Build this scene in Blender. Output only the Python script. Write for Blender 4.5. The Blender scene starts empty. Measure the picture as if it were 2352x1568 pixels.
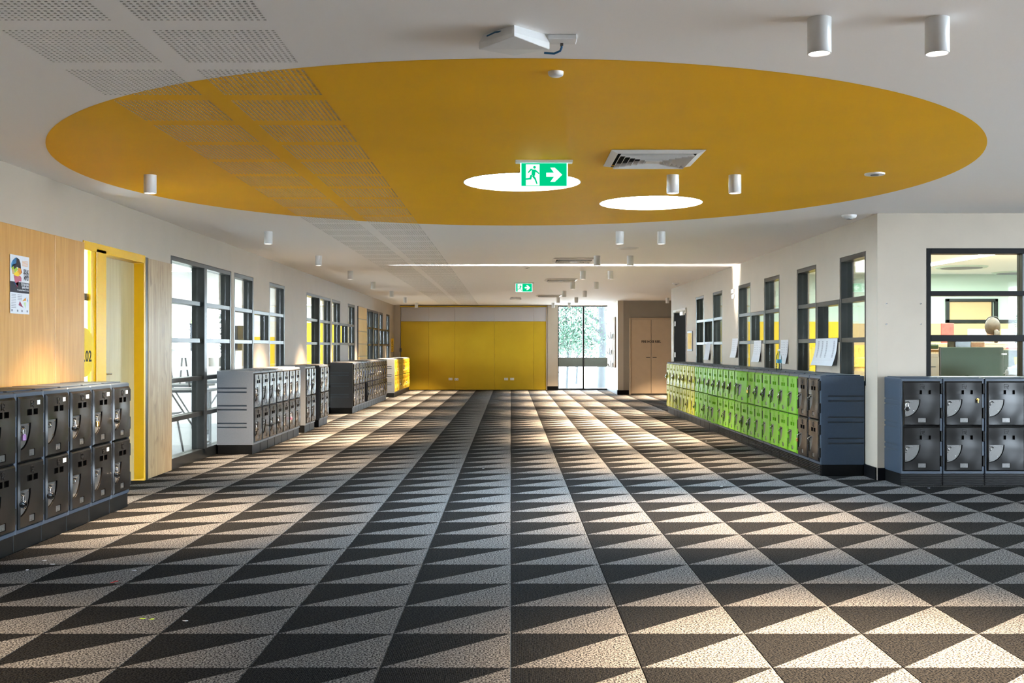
import bpy, bmesh, math, random
from mathutils import Vector, Matrix
from mathutils.geometry import tessellate_polygon
random.seed(7)
S = bpy.context.scene
C = S.collection
PI = math.pi

# ------------------------------------------------------------------ camera
HC, H, F, VX, VY, L = 1.22, 2.463, 2440.0, 1173.0, 799.0, 3.384
cam = bpy.data.cameras.new('camera'); camo = bpy.data.objects.new('camera', cam); C.objects.link(camo)
camo.location = (0, 0, HC); camo.rotation_euler = (PI/2, 0, 0)
cam.sensor_width = 36; cam.lens = F/2352*36; cam.clip_end = 400
cam.shift_x = 3/2352; cam.shift_y = 15/2352
S.camera = camo
# ------------------------------------------------------------------ world, exposure
w = bpy.data.worlds.new('world'); S.world = w; w.use_nodes = True
bg = w.node_tree.nodes['Background']; bg.inputs[0].default_value = (0.74, 0.87, 1.0, 1); bg.inputs[1].default_value = 12.5
S.view_settings.view_transform = 'Standard'; S.view_settings.look = 'None'
S.view_settings.exposure = 2.02; S.view_settings.gamma = 1
S.view_settings.use_curve_mapping = False
cy = S.cycles
cy.use_denoising = True; cy.max_bounces = 7; cy.diffuse_bounces = 4; cy.glossy_bounces = 3
cy.transmission_bounces = 4; cy.transparent_max_bounces = 12; cy.sample_clamp_indirect = 6
cy.caustics_reflective = False; cy.caustics_refractive = False

def lamp(name, kind, loc, energy, color, rot=(0,0,0), **k):
    d = bpy.data.lights.new(name, kind); d.energy = energy; d.color = color
    for a, b in k.items(): setattr(d, a, b)
    o = bpy.data.objects.new(name, d); o.location = loc; o.rotation_euler = rot; C.objects.link(o); return o
WARM = (1.0, 0.74, 0.48); COOL = (0.80, 0.90, 1.0)
# area lights added under the classroom and office ceilings to brighten those rooms
lamp('classroom_fill_light', 'AREA', (-6.4, 13.6, 2.44), 130, (1,1,1), shape='RECTANGLE', size=4.5, size_y=6.5)
lamp('classroom_fill_light', 'AREA', (-6.4, 24.2, 2.44), 380, (1,.97,.9), shape='RECTANGLE', size=4.5, size_y=12)
lamp('office_fill_light', 'AREA', (6.4, 14.0, 2.43), 250, (.88,1,.93), shape='RECTANGLE', size=4.5, size_y=6)
lamp('office_fill_light', 'AREA', (5.4, 20.1, 2.43), 90, (1,1,1), shape='RECTANGLE', size=2.5, size_y=3.5)
# sunlight glinting in through the last pane of the near left window group on to the ceiling
g = lamp('sun_glint', 'SPOT', (-3.30, 15.93, 1.72), 3200, (1,.98,.95), spot_size=math.radians(30), spot_blend=1.0, shadow_soft_size=.01)
g.rotation_euler = Vector((6.7, 0.0, 1.50)).to_track_quat('-Z', 'Y').to_euler()
g.scale = (1, 1, 1)
GLINT = g

# ------------------------------------------------------------------ materials
ALB = .84
def mat(name, col, rough=.5, metal=0, spec=.5, noise=0, nscale=30, bump=0, bscale=200, emit=None, estr=0, coat=0):
    if name != 'mustard ceiling paint' and metal < .9: col = tuple(c*ALB for c in col)
    m = bpy.data.materials.new(name); m.use_nodes = True
    nt = m.node_tree; b = nt.nodes['Principled BSDF']
    b.inputs['Base Color'].default_value = (*col, 1); b.inputs['Roughness'].default_value = rough
    b.inputs['Metallic'].default_value = metal; b.inputs['Specular IOR Level'].default_value = spec
    b.inputs['Coat Weight'].default_value = coat
    if emit: b.inputs['Emission Color'].default_value = (*emit, 1); b.inputs['Emission Strength'].default_value = estr
    tc = nt.nodes.new('ShaderNodeTexCoord')
    if noise:
        n = nt.nodes.new('ShaderNodeTexNoise'); n.inputs['Scale'].default_value = nscale; n.inputs['Detail'].default_value = 4
        nt.links.new(tc.outputs['Object'], n.inputs['Vector'])
        r = nt.nodes.new('ShaderNodeMapRange'); r.inputs[1].default_value = .3; r.inputs[2].default_value = .7
        r.inputs[3].default_value = 1-noise; r.inputs[4].default_value = 1+noise
        nt.links.new(n.outputs[0], r.inputs[0])
        mx = nt.nodes.new('ShaderNodeVectorMath'); mx.operation = 'SCALE'; mx.inputs[0].default_value = col
        nt.links.new(r.outputs[0], mx.inputs['Scale']); nt.links.new(mx.outputs[0], b.inputs['Base Color'])
    if bump:
        n2 = nt.nodes.new('ShaderNodeTexNoise'); n2.inputs['Scale'].default_value = bscale
        nt.links.new(tc.outputs['Object'], n2.inputs['Vector'])
        bp = nt.nodes.new('ShaderNodeBump'); bp.inputs['Strength'].default_value = bump; bp.inputs['Distance'].default_value = .002
        nt.links.new(n2.outputs[0], bp.inputs['Height']); nt.links.new(bp.outputs[0], b.inputs['Normal'])
    return m
M = {}
M['wall'] = mat('painted wall', (.50,.43,.345), .55, noise=.03, nscale=3, bump=.05)
M['wallw'] = mat('white wall', (.80,.80,.76), .6, noise=.02, nscale=3)
M['wallgreen'] = mat('pale green wall', (.62,.74,.66), .6, noise=.02, nscale=3)
M['black'] = mat('black vinyl', (.004,.004,.005), .5, spec=.12, noise=.2)
M['framemetal'] = mat('dark anodised frame', (.028,.031,.031), .3, .5, noise=.15, nscale=8)
M['spandrel'] = mat('grey green spandrel', (.16,.19,.175), .4, noise=.05)
M['holewhite'] = mat('acoustic backing', (.62,.61,.57), .9, noise=.03)
M['white'] = mat('white plastic', (.82,.82,.82), .35, noise=.02)
M['whitebody'] = mat('white powder coat', (.80,.80,.80), .3, noise=.02)
M['grille'] = mat('white grille metal', (.78,.76,.74), .35, noise=.02)
M['darkvoid'] = mat('dark void', (.012,.012,.012), .9, noise=.1)
M['yellowpaint'] = mat('yellow gloss paint', (.90,.50,.002), .3, noise=.03, nscale=5)
M['yellowpanel'] = mat('yellow laminate', (.62,.42,.022), .4, spec=.25, noise=.05, nscale=2)
M['yellowwall'] = mat('yellow wall', (.92,.60,.01), .5, noise=.03, nscale=4)
M['whiteboard'] = mat('grey white laminate', (.55,.54,.57), .3, noise=.02, nscale=2)
M['body'] = mat('slate plastic', (.040,.058,.085), .42, spec=.35, noise=.06, nscale=60, bump=.15, bscale=400)
M['bodygrey'] = mat('silver grey plastic', (.155,.17,.19), .42, noise=.04, nscale=60)
M['bodynavy'] = mat('dark navy plastic', (.025,.028,.035), .42, noise=.06, nscale=60)
M['tagplate'] = mat('dull number tag', (.16,.155,.15), .3, .5, noise=.2, nscale=80)
M['groove'] = mat('shadowed slate groove', (.045,.06,.08), .5, noise=.05)
M['blackdoor'] = mat('black moulded plastic', (.007,.006,.0055), .27, spec=.32, noise=.15, nscale=14)
M['greendoor'] = mat('lime green moulded plastic', (.155,.40,.015), .4, spec=.25, noise=.05, nscale=14)
M['olivedoor'] = mat('lime plastic with yellow reflection', (.38,.42,.02), .4, spec=.25, noise=.05, nscale=14)  # yellow light reflected on the far green doors is put into this colour
M['yellowdoor'] = mat('moulded plastic with yellow reflection', (.55,.36,.02), .4, spec=.25, noise=.05, nscale=14)  # yellow reflections on the farthest left doors, put into their colour
M['plinth'] = mat('black plinth', (.004,.004,.004), .45, spec=.2, noise=.3, nscale=10)
for k_ in ('blackdoor','greendoor','olivedoor','yellowdoor'):
    nt = M[k_].node_tree; tc = nt.nodes.new('ShaderNodeTexCoord'); n3 = nt.nodes.new('ShaderNodeTexNoise'); n3.inputs['Scale'].default_value = 5.5; n3.inputs['Detail'].default_value = 0
    nt.links.new(tc.outputs['Object'], n3.inputs['Vector'])
    b3 = nt.nodes.new('ShaderNodeBump'); b3.inputs['Strength'].default_value = 1; b3.inputs['Distance'].default_value = .014
    nt.links.new(n3.outputs[0], b3.inputs['Height']); nt.links.new(b3.outputs[0], nt.nodes['Principled BSDF'].inputs['Normal'])
M['plate'] = mat('grey steel plate', (.12,.115,.11), .4, .5, noise=.05, nscale=80)
M['chrome'] = mat('chrome', (.75,.75,.75), .12, 1, noise=.02)
M['brass'] = mat('brass', (.80,.50,.12), .25, 1, noise=.03)
M['dial'] = mat('black dial', (.01,.01,.01), .2, noise=.1)
M['pink'] = mat('pink enamel', (.8,.2,.3), .3, noise=.02)
M['purple'] = mat('purple enamel', (.35,.15,.4), .3, noise=.02)
M['paper'] = mat('white paper', (.72,.74,.78), .8, noise=.02)
M['ink'] = mat('grey ink', (.25,.26,.3), .8, noise=.05)
M['blackink'] = mat('black ink', (.01,.01,.012), .6, noise=.05)
M['navy'] = mat('navy print', (.012,.014,.03), .5, noise=.05)
M['beigedoor'] = mat('beige door paint', (.56,.43,.30), .45, noise=.03, nscale=6)
M['greybeige'] = mat('grey beige wall', (.30,.26,.21), .6, noise=.03, nscale=3)
M['blue'] = mat('blue cable', (.0,.10,.25), .4, noise=.05)
M['screen'] = mat('grey green fabric', (.13,.17,.13), .9, noise=.12, nscale=300)
M['orangeblind'] = mat('peach blind', (.62,.42,.22), .8, noise=.02)
M['laminate'] = mat('beech laminate', (.72,.52,.30), .4, noise=.06, nscale=8)
M['orangewood'] = mat('orange desk top', (.75,.36,.12), .4, noise=.06, nscale=8)
M['red'] = mat('red patterned card', (.75,.12,.10), .6, noise=.25, nscale=25)
M['hair'] = mat('brown hair', (.07,.045,.025), .5, noise=.35, nscale=40)
M['skin'] = mat('skin', (.62,.36,.25), .5, noise=.04)
M['navycloth'] = mat('blue cloth', (.05,.09,.22), .8, noise=.1)
M['plant'] = mat('dark green needles', (.015,.08,.025), .6, noise=.4, nscale=40)
M['leaf'] = mat('gum leaves', (.012,.045,.022), .6, noise=.4, nscale=2)
M['leafred'] = mat('dry leaves', (.03,.019,.014), .6, noise=.4, nscale=2)
M['bark'] = mat('pale bark', (.018,.02,.022), .9, noise=.2, nscale=5)
M['ground'] = mat('pale concrete ground', (.7,.68,.64), .9, noise=.08, nscale=1)
M['greyplastic'] = mat('grey chair plastic', (.03,.045,.06), .4, noise=.05)
M['tabletop'] = mat('grey table top', (.07,.08,.085), .4, noise=.04)
M['lino'] = mat('grey vinyl floor', (.34,.36,.37), .3, noise=.08, nscale=10)
M['carpetoffice'] = mat('office carpet', (.12,.12,.12), .9, noise=.2, nscale=60)
M['creambrick'] = mat('cream brick', (.75,.7,.6), .8, noise=.1)  # plain cream brick colour
M['stickynote'] = mat('yellow note', (.85,.9,.02), .7, noise=.02)
M['signyellow'] = mat('orange poster', (.92,.62,.12), .6, noise=.1, nscale=20)
M['cloth'] = mat('white tissue', (.75,.78,.8), .9, noise=.05)
M['redpaper'] = mat('red scrap', (.6,.02,.02), .7, noise=.05)
M['limepaper'] = mat('lime scrap', (.6,.85,.05), .7, noise=.05)
M['bluelabel'] = mat('blue label', (.05,.25,.4), .5, noise=.05)
M['cork'] = mat('cork board', (.35,.27,.2), .8, noise=.2, nscale=60)
for k, c in (('c_blue',(.02,.16,.35)),('c_dark',(.01,.012,.025)),('c_lime',(.35,.55,.02)),('c_orange',(.8,.32,.03)),('c_yellow',(.9,.6,.02)),('c_plum',(.30,.03,.09)),('c_pink',(.5,.12,.18)),('c_tan',(.6,.42,.2)),('c_sky',(.1,.4,.7)),('c_lgreen',(.55,.75,.35))):
    M[k] = mat('print '+k[2:], c, .5, noise=.03)
def emis(name, col, st):
    m = bpy.data.materials.new(name); m.use_nodes = True; nt = m.node_tree; nt.nodes.clear()
    e = nt.nodes.new('ShaderNodeEmission'); e.inputs[0].default_value = (*col, 1); e.inputs[1].default_value = st
    o = nt.nodes.new('ShaderNodeOutputMaterial'); nt.links.new(e.outputs[0], o.inputs[0]); return m
M['skyglow'] = emis('skylight diffuser', (.62,.82,1.0), 22)
M['lampglow'] = emis('lamp lens', (1,.92,.82), 5)
M['tube'] = emis('fluorescent tube', (.9,1,.97), 5)
M['exitgreen'] = emis('lit green sign', (0,.56,.22), .28)
M['exitwhite'] = emis('lit white sign', (.85,1,.95), .42)
M['exitedge'] = emis('lit sign edge', (.55,1,.9), .55)
def glassm(name, tint=(1,1,1), gl=1.0):
    m = bpy.data.materials.new(name); m.use_nodes = True; nt = m.node_tree; nt.nodes.clear()
    t = nt.nodes.new('ShaderNodeBsdfTransparent'); t.inputs[0].default_value = (*tint, 1)
    g = nt.nodes.new('ShaderNodeBsdfGlossy'); g.inputs['Roughness'].default_value = .01
    f = nt.nodes.new('ShaderNodeFresnel'); f.inputs[0].default_value = 1.3
    mu = nt.nodes.new('ShaderNodeMath'); mu.operation = 'MULTIPLY'; mu.inputs[1].default_value = gl; mu.use_clamp = True
    x = nt.nodes.new('ShaderNodeMixShader'); o = nt.nodes.new('ShaderNodeOutputMaterial')
    nt.links.new(f.outputs[0], mu.inputs[0]); nt.links.new(mu.outputs[0], x.inputs[0])
    nt.links.new(t.outputs[0], x.inputs[1]); nt.links.new(g.outputs[0], x.inputs[2]); nt.links.new(x.outputs[0], o.inputs[0])
    return m
M['glass'] = glassm('clear glass', (.96,.98,.97), .55)
M['bottle'] = glassm('clear plastic', (.8,.88,.9), 1.2)

def woodmat(name, c1, c2, sc=1.0):
    m = bpy.data.materials.new(name); m.use_nodes = True; nt = m.node_tree; b = nt.nodes['Principled BSDF']
    b.inputs['Roughness'].default_value = .35
    tc = nt.nodes.new('ShaderNodeTexCoord'); mp = nt.nodes.new('ShaderNodeMapping')
    mp.inputs['Scale'].default_value = (3*sc, 5*sc, .45*sc)
    nt.links.new(tc.outputs['Object'], mp.inputs[0])
    n = nt.nodes.new('ShaderNodeTexNoise'); n.inputs['Scale'].default_value = 3.2; n.inputs['Detail'].default_value = 6; n.inputs['Distortion'].default_value = 1.6
    nt.links.new(mp.outputs[0], n.inputs['Vector'])
    wv = nt.nodes.new('ShaderNodeTexNoise'); wv.inputs['Scale'].default_value = 40; wv.inputs['Detail'].default_value = 2
    mp2 = nt.nodes.new('ShaderNodeMapping'); mp2.inputs['Scale'].default_value = (1, 1, .03)
    nt.links.new(tc.outputs['Object'], mp2.inputs[0]); nt.links.new(mp2.outputs[0], wv.inputs['Vector'])
    ad = nt.nodes.new('ShaderNodeMath'); ad.operation = 'MULTIPLY_ADD'; ad.inputs[1].default_value = .35
    nt.links.new(wv.outputs[0], ad.inputs[0]); nt.links.new(n.outputs[0], ad.inputs[2])
    r = nt.nodes.new('ShaderNodeValToRGB'); r.color_ramp.elements[0].position = .42; r.color_ramp.elements[1].position = .85
    r.color_ramp.elements[0].color = (*c1, 1); r.color_ramp.elements[1].color = (*c2, 1)
    nt.links.new(ad.outputs[0], r.inputs[0]); nt.links.new(r.outputs[0], b.inputs['Base Color'])
    return m
M['ply'] = woodmat('pine plywood', (.58,.32,.10), (.46,.23,.055))
M['plypale'] = woodmat('pale plywood', (.44,.32,.17), (.29,.18,.08))
M['doorwood'] = woodmat('pale door veneer', (.50,.42,.22), (.42,.33,.16), .6)
M['tan_board'] = woodmat('golden boards', (.86,.58,.16), (.76,.46,.08), 2)

for k_ in ('plypale',):
    nt = M[k_].node_tree; pb_ = nt.nodes['Principled BSDF']; lk_ = pb_.inputs['Base Color'].links[0].from_socket
    tc = nt.nodes.new('ShaderNodeTexCoord'); mp = nt.nodes.new('ShaderNodeMapping'); mp.inputs['Scale'].default_value = (1, 5.5, 2.2)
    n4 = nt.nodes.new('ShaderNodeTexNoise'); n4.inputs['Scale'].default_value = 1.6; n4.inputs['Detail'].default_value = 3; n4.inputs['Distortion'].default_value = .8
    r4 = nt.nodes.new('ShaderNodeMapRange'); r4.inputs[1].default_value = .58; r4.inputs[2].default_value = .72
    mx4 = nt.nodes.new('ShaderNodeMix'); mx4.data_type = 'RGBA'; mx4.inputs[7].default_value = (.22,.13,.06,1)
    nt.links.new(tc.outputs['Object'], mp.inputs[0]); nt.links.new(mp.outputs[0], n4.inputs['Vector']); nt.links.new(n4.outputs[0], r4.inputs[0])
    nt.links.new(r4.outputs[0], mx4.inputs[0]); nt.links.new(lk_, mx4.inputs[6]); nt.links.new(mx4.outputs[2], pb_.inputs['Base Color'])
CX, CY, CR = 0.034, 7.665, 3.106
def ceilingmat():
    m = bpy.data.materials.new('ceiling paint'); m.use_nodes = True; nt = m.node_tree; b = nt.nodes['Principled BSDF']
    b.inputs['Roughness'].default_value = .6; b.inputs['Specular IOR Level'].default_value = .2
    gm = nt.nodes.new('ShaderNodeNewGeometry'); sb = nt.nodes.new('ShaderNodeVectorMath'); sb.operation = 'SUBTRACT'
    sb.inputs[1].default_value = (CX, CY, 0); nt.links.new(gm.outputs['Position'], sb.inputs[0])
    ml = nt.nodes.new('ShaderNodeVectorMath'); ml.operation = 'MULTIPLY'; ml.inputs[1].default_value = (1,1,0)
    nt.links.new(sb.outputs[0], ml.inputs[0])
    ln = nt.nodes.new('ShaderNodeVectorMath'); ln.operation = 'LENGTH'; nt.links.new(ml.outputs[0], ln.inputs[0])
    lt = nt.nodes.new('ShaderNodeMath'); lt.operation = 'LESS_THAN'; lt.inputs[1].default_value = CR
    nt.links.new(ln.outputs['Value'], lt.inputs[0])
    mx = nt.nodes.new('ShaderNodeMix'); mx.data_type = 'RGBA'
    mx.inputs[6].default_value = (.86,.84,.83,1); mx.inputs[7].default_value = (.88,.46,.001,1)
    nt.links.new(lt.outputs[0], mx.inputs[0]); nt.links.new(mx.outputs[2], b.inputs['Base Color'])
    return m
M['ceil'] = ceilingmat()
M['gold'] = mat('mustard ceiling paint', (.88,.46,.001), .6, spec=.2, noise=.02, nscale=2)

def carpet(name, a, bcol, ribs):
    m = bpy.data.materials.new(name); m.use_nodes = True; nt = m.node_tree; b = nt.nodes['Principled BSDF']
    b.inputs['Roughness'].default_value = .95; b.inputs['Specular IOR Level'].default_value = .04
    gm = nt.nodes.new('ShaderNodeNewGeometry')
    n = nt.nodes.new('ShaderNodeTexNoise'); n.inputs['Scale'].default_value = 125; n.inputs['Detail'].default_value = 1.5
    nt.links.new(gm.outputs['Position'], n.inputs['Vector'])
    r = nt.nodes.new('ShaderNodeValToRGB'); r.color_ramp.elements[0].position = .44; r.color_ramp.elements[1].position = .56
    r.color_ramp.elements[0].color = (*a, 1); r.color_ramp.elements[1].color = (*bcol, 1)
    nt.links.new(n.outputs[0], r.inputs[0]); nt.links.new(r.outputs[0], b.inputs['Base Color'])
    wv = nt.nodes.new('ShaderNodeTexWave'); wv.inputs['Scale'].default_value = 45 if ribs else 30
    nt.links.new(gm.outputs['Position'], wv.inputs['Vector'])
    ad = nt.nodes.new('ShaderNodeMath'); ad.operation = 'MULTIPLY_ADD'; ad.inputs[1].default_value = .6 if ribs else .15
    nt.links.new(wv.outputs['Fac'], ad.inputs[0]); nt.links.new(n.outputs[0], ad.inputs[2])
    bp = nt.nodes.new('ShaderNodeBump'); bp.inputs['Strength'].default_value = .35; bp.inputs['Distance'].default_value = .003
    nt.links.new(ad.outputs[0], bp.inputs['Height']); nt.links.new(bp.outputs[0], b.inputs['Normal'])
    return m
M['cdark'] = carpet('charcoal carpet', (.002,.0022,.003), (.020,.019,.018), True)
M['clight'] = carpet('pale grey carpet', (.018,.018,.02), (.20,.193,.187), False)

# ------------------------------------------------------------------ mesh helpers
class MB:
    def __init__(s): s.v = []; s.f = []; s.m = []; s.sm = []
    def add(s, vs, fs, m=0, sm=False):
        o = len(s.v); s.v += [tuple(p) for p in vs]
        for f in fs: s.f.append([i+o for i in f]); s.m.append(m); s.sm.append(sm)
    def box(s, x0, x1, y0, y1, z0, z1, m=0):
        s.add([(x0,y0,z0),(x1,y0,z0),(x1,y1,z0),(x0,y1,z0),(x0,y0,z1),(x1,y0,z1),(x1,y1,z1),(x0,y1,z1)],
              [(0,3,2,1),(4,5,6,7),(0,1,5,4),(1,2,6,5),(2,3,7,6),(3,0,4,7)], m)
    def bbox(s, x0, x1, y0, y1, z0, z1, b=.004, m=0):      # chamfered box
        b = min(b, (x1-x0)*.45, (y1-y0)*.45, (z1-z0)*.45)
        bm = bmesh.new(); bmesh.ops.create_cube(bm, size=1)
        for v in bm.verts: v.co = Vector(((x0+x1)/2+v.co.x*(x1-x0), (y0+y1)/2+v.co.y*(y1-y0), (z0+z1)/2+v.co.z*(z1-z0)))
        bmesh.ops.bevel(bm, geom=bm.edges[:], offset=b, segments=1, affect='EDGES')
        s.bm(bm, m)
    def bm(s, bm, m=0, sm=False, mtx=None):
        bm.verts.index_update()
        s.add([(mtx @ v.co) if mtx else v.co for v in bm.verts], [[v.index for v in f.verts] for f in bm.faces], m, sm); bm.free()
    def cyl(s, p0, p1, r0, r1=None, n=16, m=0, caps=True, sm=True):
        r1 = r0 if r1 is None else r1
        p0 = Vector(p0); p1 = Vector(p1); d = (p1-p0).normalized()
        a = d.orthogonal().normalized(); b = d.cross(a)
        vs = []
        for i in range(n):
            t = 2*PI*i/n; q = a*math.cos(t)+b*math.sin(t)
            vs += [p0+q*r0, p1+q*r1]
        s.add(vs, [(2*i, 2*((i+1)%n), 2*((i+1)%n)+1, 2*i+1) for i in range(n)], m, sm)
        if caps:
            s.add([vs[2*i] for i in range(n)], [list(range(n))[::-1]], m); s.add([vs[2*i+1] for i in range(n)], [list(range(n))], m)
    def tube(s, pts, r, n=8, m=0):
        pts = [Vector(p) for p in pts]; rings = []; up = None
        for i, p in enumerate(pts):
            d = (pts[min(i+1, len(pts)-1)]-pts[max(i-1, 0)]).normalized()
            a = (up - d*up.dot(d)).normalized() if up else d.orthogonal().normalized(); up = a; b = d.cross(a)
            rings.append([p+(a*math.cos(2*PI*k/n)+b*math.sin(2*PI*k/n))*(r[i] if isinstance(r, (list,tuple)) else r) for k in range(n)])
        vs = [q for g in rings for q in g]
        fs = [(i*n+k, i*n+(k+1)%n, (i+1)*n+(k+1)%n, (i+1)*n+k) for i in range(len(pts)-1) for k in range(n)]
        s.add(vs, fs, m, True); s.add(rings[0], [list(range(n))[::-1]], m); s.add(rings[-1], [list(range(n))], m)
    def prism(s, poly, d0, d1, mp, m=0):                   # poly 2D extruded between d0,d1; mp(u,v,d)->xyz
        n = len(poly)
        tr = tessellate_polygon([[Vector((u,v,0)) for u,v in poly]])
        vs = [mp(u,v,d0) for u,v in poly]+[mp(u,v,d1) for u,v in poly]
        fs = [list(t) for t in tr]+[[i+n for i in t[::-1]] for t in tr]+[(i,(i+1)%n,(i+1)%n+n,i+n) for i in range(n)]
        s.add(vs, fs, m)
    def pockets(s, outer, holes, d0, mp, m=0, mf=0):       # face at d0 with holes [(pts, depth)] sunk to d0+depth
        loops = [[Vector((u,v,0)) for u,v in outer]]+[[Vector((u,v,0)) for u,v in h] for h, _ in holes]
        tr = tessellate_polygon(loops); flat = [p for l in loops for p in l]
        s.add([mp(p.x,p.y,d0) for p in flat], [list(t) for t in tr], m)
        for h, dep in holes:
            n = len(h)
            s.add([mp(u,v,d0) for u,v in h]+[mp(u,v,d0+dep) for u,v in h], [(i,(i+1)%n,(i+1)%n+n,i+n) for i in range(n)], m)
            s.add([mp(u,v,d0+dep) for u,v in h], [list(t) for t in tessellate_polygon([[Vector((u,v,0)) for u,v in h]])], mf)
    def mesh(s, name, mats):
        me = bpy.data.meshes.new(name); me.from_pydata(s.v, [], s.f)
        me.polygons.foreach_set('material_index', s.m); me.polygons.foreach_set('use_smooth', s.sm)
        for k in mats: me.materials.append(M[k])
        bm = bmesh.new(); bm.from_mesh(me); bmesh.ops.recalc_face_normals(bm, faces=bm.faces[:]); bm.to_mesh(me); bm.free()
        me.update(); return me
    def build(s, name, mats, parent=None, loc=None):
        if isinstance(mats, str): mats = [mats]
        return link(name, s.mesh(name, mats), parent, loc)
def link(name, me, parent=None, loc=None):
    o = bpy.data.objects.new(name, me); C.objects.link(o)
    if parent: o.parent = parent
    if loc: o.location = loc
    return o
def tag(o, label, cat, group=None, kind=None):
    if label: o['label'] = label
    if cat: o['category'] = cat
    if group: o['group'] = group
    if kind: o['kind'] = kind
    return o
def empty(name, loc=(0,0,0), rz=0, **k):
    o = bpy.data.objects.new(name, None); C.objects.link(o); o.location = loc; o.rotation_euler = (0,0,rz)
    o.empty_display_size = .1
    if 'label' in k: tag(o, k['label'], k.get('cat'), k.get('group'))
    if 'kind' in k: o['kind'] = k['kind']
    return o
def kids(o): return [c for c in C.objects if c.parent == o]
CH = {}
def tree_of(root):
    r = {}
    for c in C.objects:
        if c.parent: r.setdefault(c.parent.name, []).append(c)
    return r
def copy_tree(o, tr, parent=None):
    c = o.copy(); C.objects.link(c)
    if parent: c.parent = parent
    for ch in tr.get(o.name, []): copy_tree(ch, tr, c)
    return c
def rect(u0, u1, v0, v1): return [(u0,v0),(u1,v0),(u1,v1),(u0,v1)]
XY = lambda u, v, d: (u, v, d)
XZ = lambda u, v, d: (u, d, v)      # d = y
YZ = lambda u, v, d: (d, u, v)      # d = x
ORD = ['nearest','second','third','fourth','fifth','sixth','seventh','eighth','ninth','tenth','eleventh','twelfth','thirteenth','fourteenth','fifteenth','sixteenth','seventeenth','eighteenth','nineteenth','twentieth','twenty-first','twenty-second','twenty-third','twenty-fourth','twenty-fifth','twenty-sixth','twenty-seventh']
_font = {}
def text(name, s, size, m, loc, rot, parent=None, bold=0, ext=.0006, alignx='CENTER', sx=1.0):
    cu = bpy.data.curves.new(name, 'FONT'); cu.body = s; cu.size = size; cu.extrude = ext; cu.offset = bold
    cu.align_x = alignx; cu.align_y = 'CENTER'; cu.resolution_u = 3
    t = bpy.data.objects.new(name, cu); C.objects.link(t)
    me = bpy.data.meshes.new_from_object(t.evaluated_get(bpy.context.evaluated_depsgraph_get()))
    bpy.data.objects.remove(t); me.materials.clear(); me.materials.append(M[m])
    o = link(name, me, parent, loc); o.rotation_euler = rot; o.scale = (sx, 1, 1); return o

# ------------------------------------------------------------------ floor
TX, TY, TY0 = .5, .4835, 4.055-.4835*12
fl = MB()
fl.box(-3.6, 9, -4.6, 31.0, -.12, -.008)
floor = fl.build('floor', ['black']); floor['kind'] = 'structure'
def tile_mb(mb, x, y):
    g = .0012; z0, z1 = -.008, .0; e = .004
    a=(x+g,y+g); b=(x+TX-g,y+g); c=(x+TX-g,y+TY-g); d=(x+g,y+TY-g)
    vs = [(*a,z0),(*b,z0),(*c,z0),(*d,z0),(a[0]+e*.3,a[1]+e*.3,z1),(b[0]-e*.3,b[1]+e*.3,z1),(c[0]-e*.3,c[1]-e*.3,z1),(d[0]+e*.3,d[1]-e*.3,z1)]
    mb.add(vs, [(4,6,7)], 0); mb.add(vs, [(4,5,6)], 1)
    mb.add(vs, [(3,0,4,7),(2,3,7,6)], 0); mb.add(vs, [(0,1,5,4),(1,2,6,5)], 1)
t0 = MB(); tile_mb(t0, 0, 0); tile_me = t0.mesh('carpet_tile', ['cdark','clight'])
cells = []
for i in range(-7, 18):
    for j in range(0, 72):
        x = i*TX; y = TY0+j*TY
        if x > 3.3 and y > 9.4 and not (22.3 < y < 27.8): continue
        if x > 8.4 or y > 30.7: continue
        if x > 2.85 and y > 27.8: continue
        cells.append((x, y))
def inview(x, y):
    cxx, cyy = x+.25, y+.24
    if cyy < 3.2: return False
    px = VX+F*cxx/cyy; py = VY+F*HC/cyy
    return -120 < px < 2470 and py < 1700
iv = sorted([c for c in cells if inview(*c)], key=lambda c: c[1])
near = iv[:300]; nset = set(near)
for x, y in near: link('carpet_tile', tile_me, floor, (x, y, 0))
rest = MB()
for x, y in cells:
    if (x, y) not in nset: tile_mb(rest, x, y)
r = rest.build('carpet_tile_field', ['cdark','clight'], floor); r['kind'] = 'stuff'
bpy.data.objects['carpet_tile_field'].location.z = 0
# ------------------------------------------------------------------ ceiling
SX = ((-2.0,-1.51), (-1.41,-.92)); PY0, PP, PD = 4.15-.5905*4, .5905, .48
SK = [(.085, 7.965, .435), (1.2, 9.10, .435)]
def circ(cx, cy, r, n=48): return [(cx+r*math.cos(2*PI*i/n), cy+r*math.sin(2*PI*i/n)) for i in range(n)]
ce = MB()
Y0c, Y1c = -4.6, 31.0
for a, b in ((-3.6, SX[0][0]), (SX[0][1], SX[1][0])): ce.box(a, b, Y0c, Y1c, H, H+.12)
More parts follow.
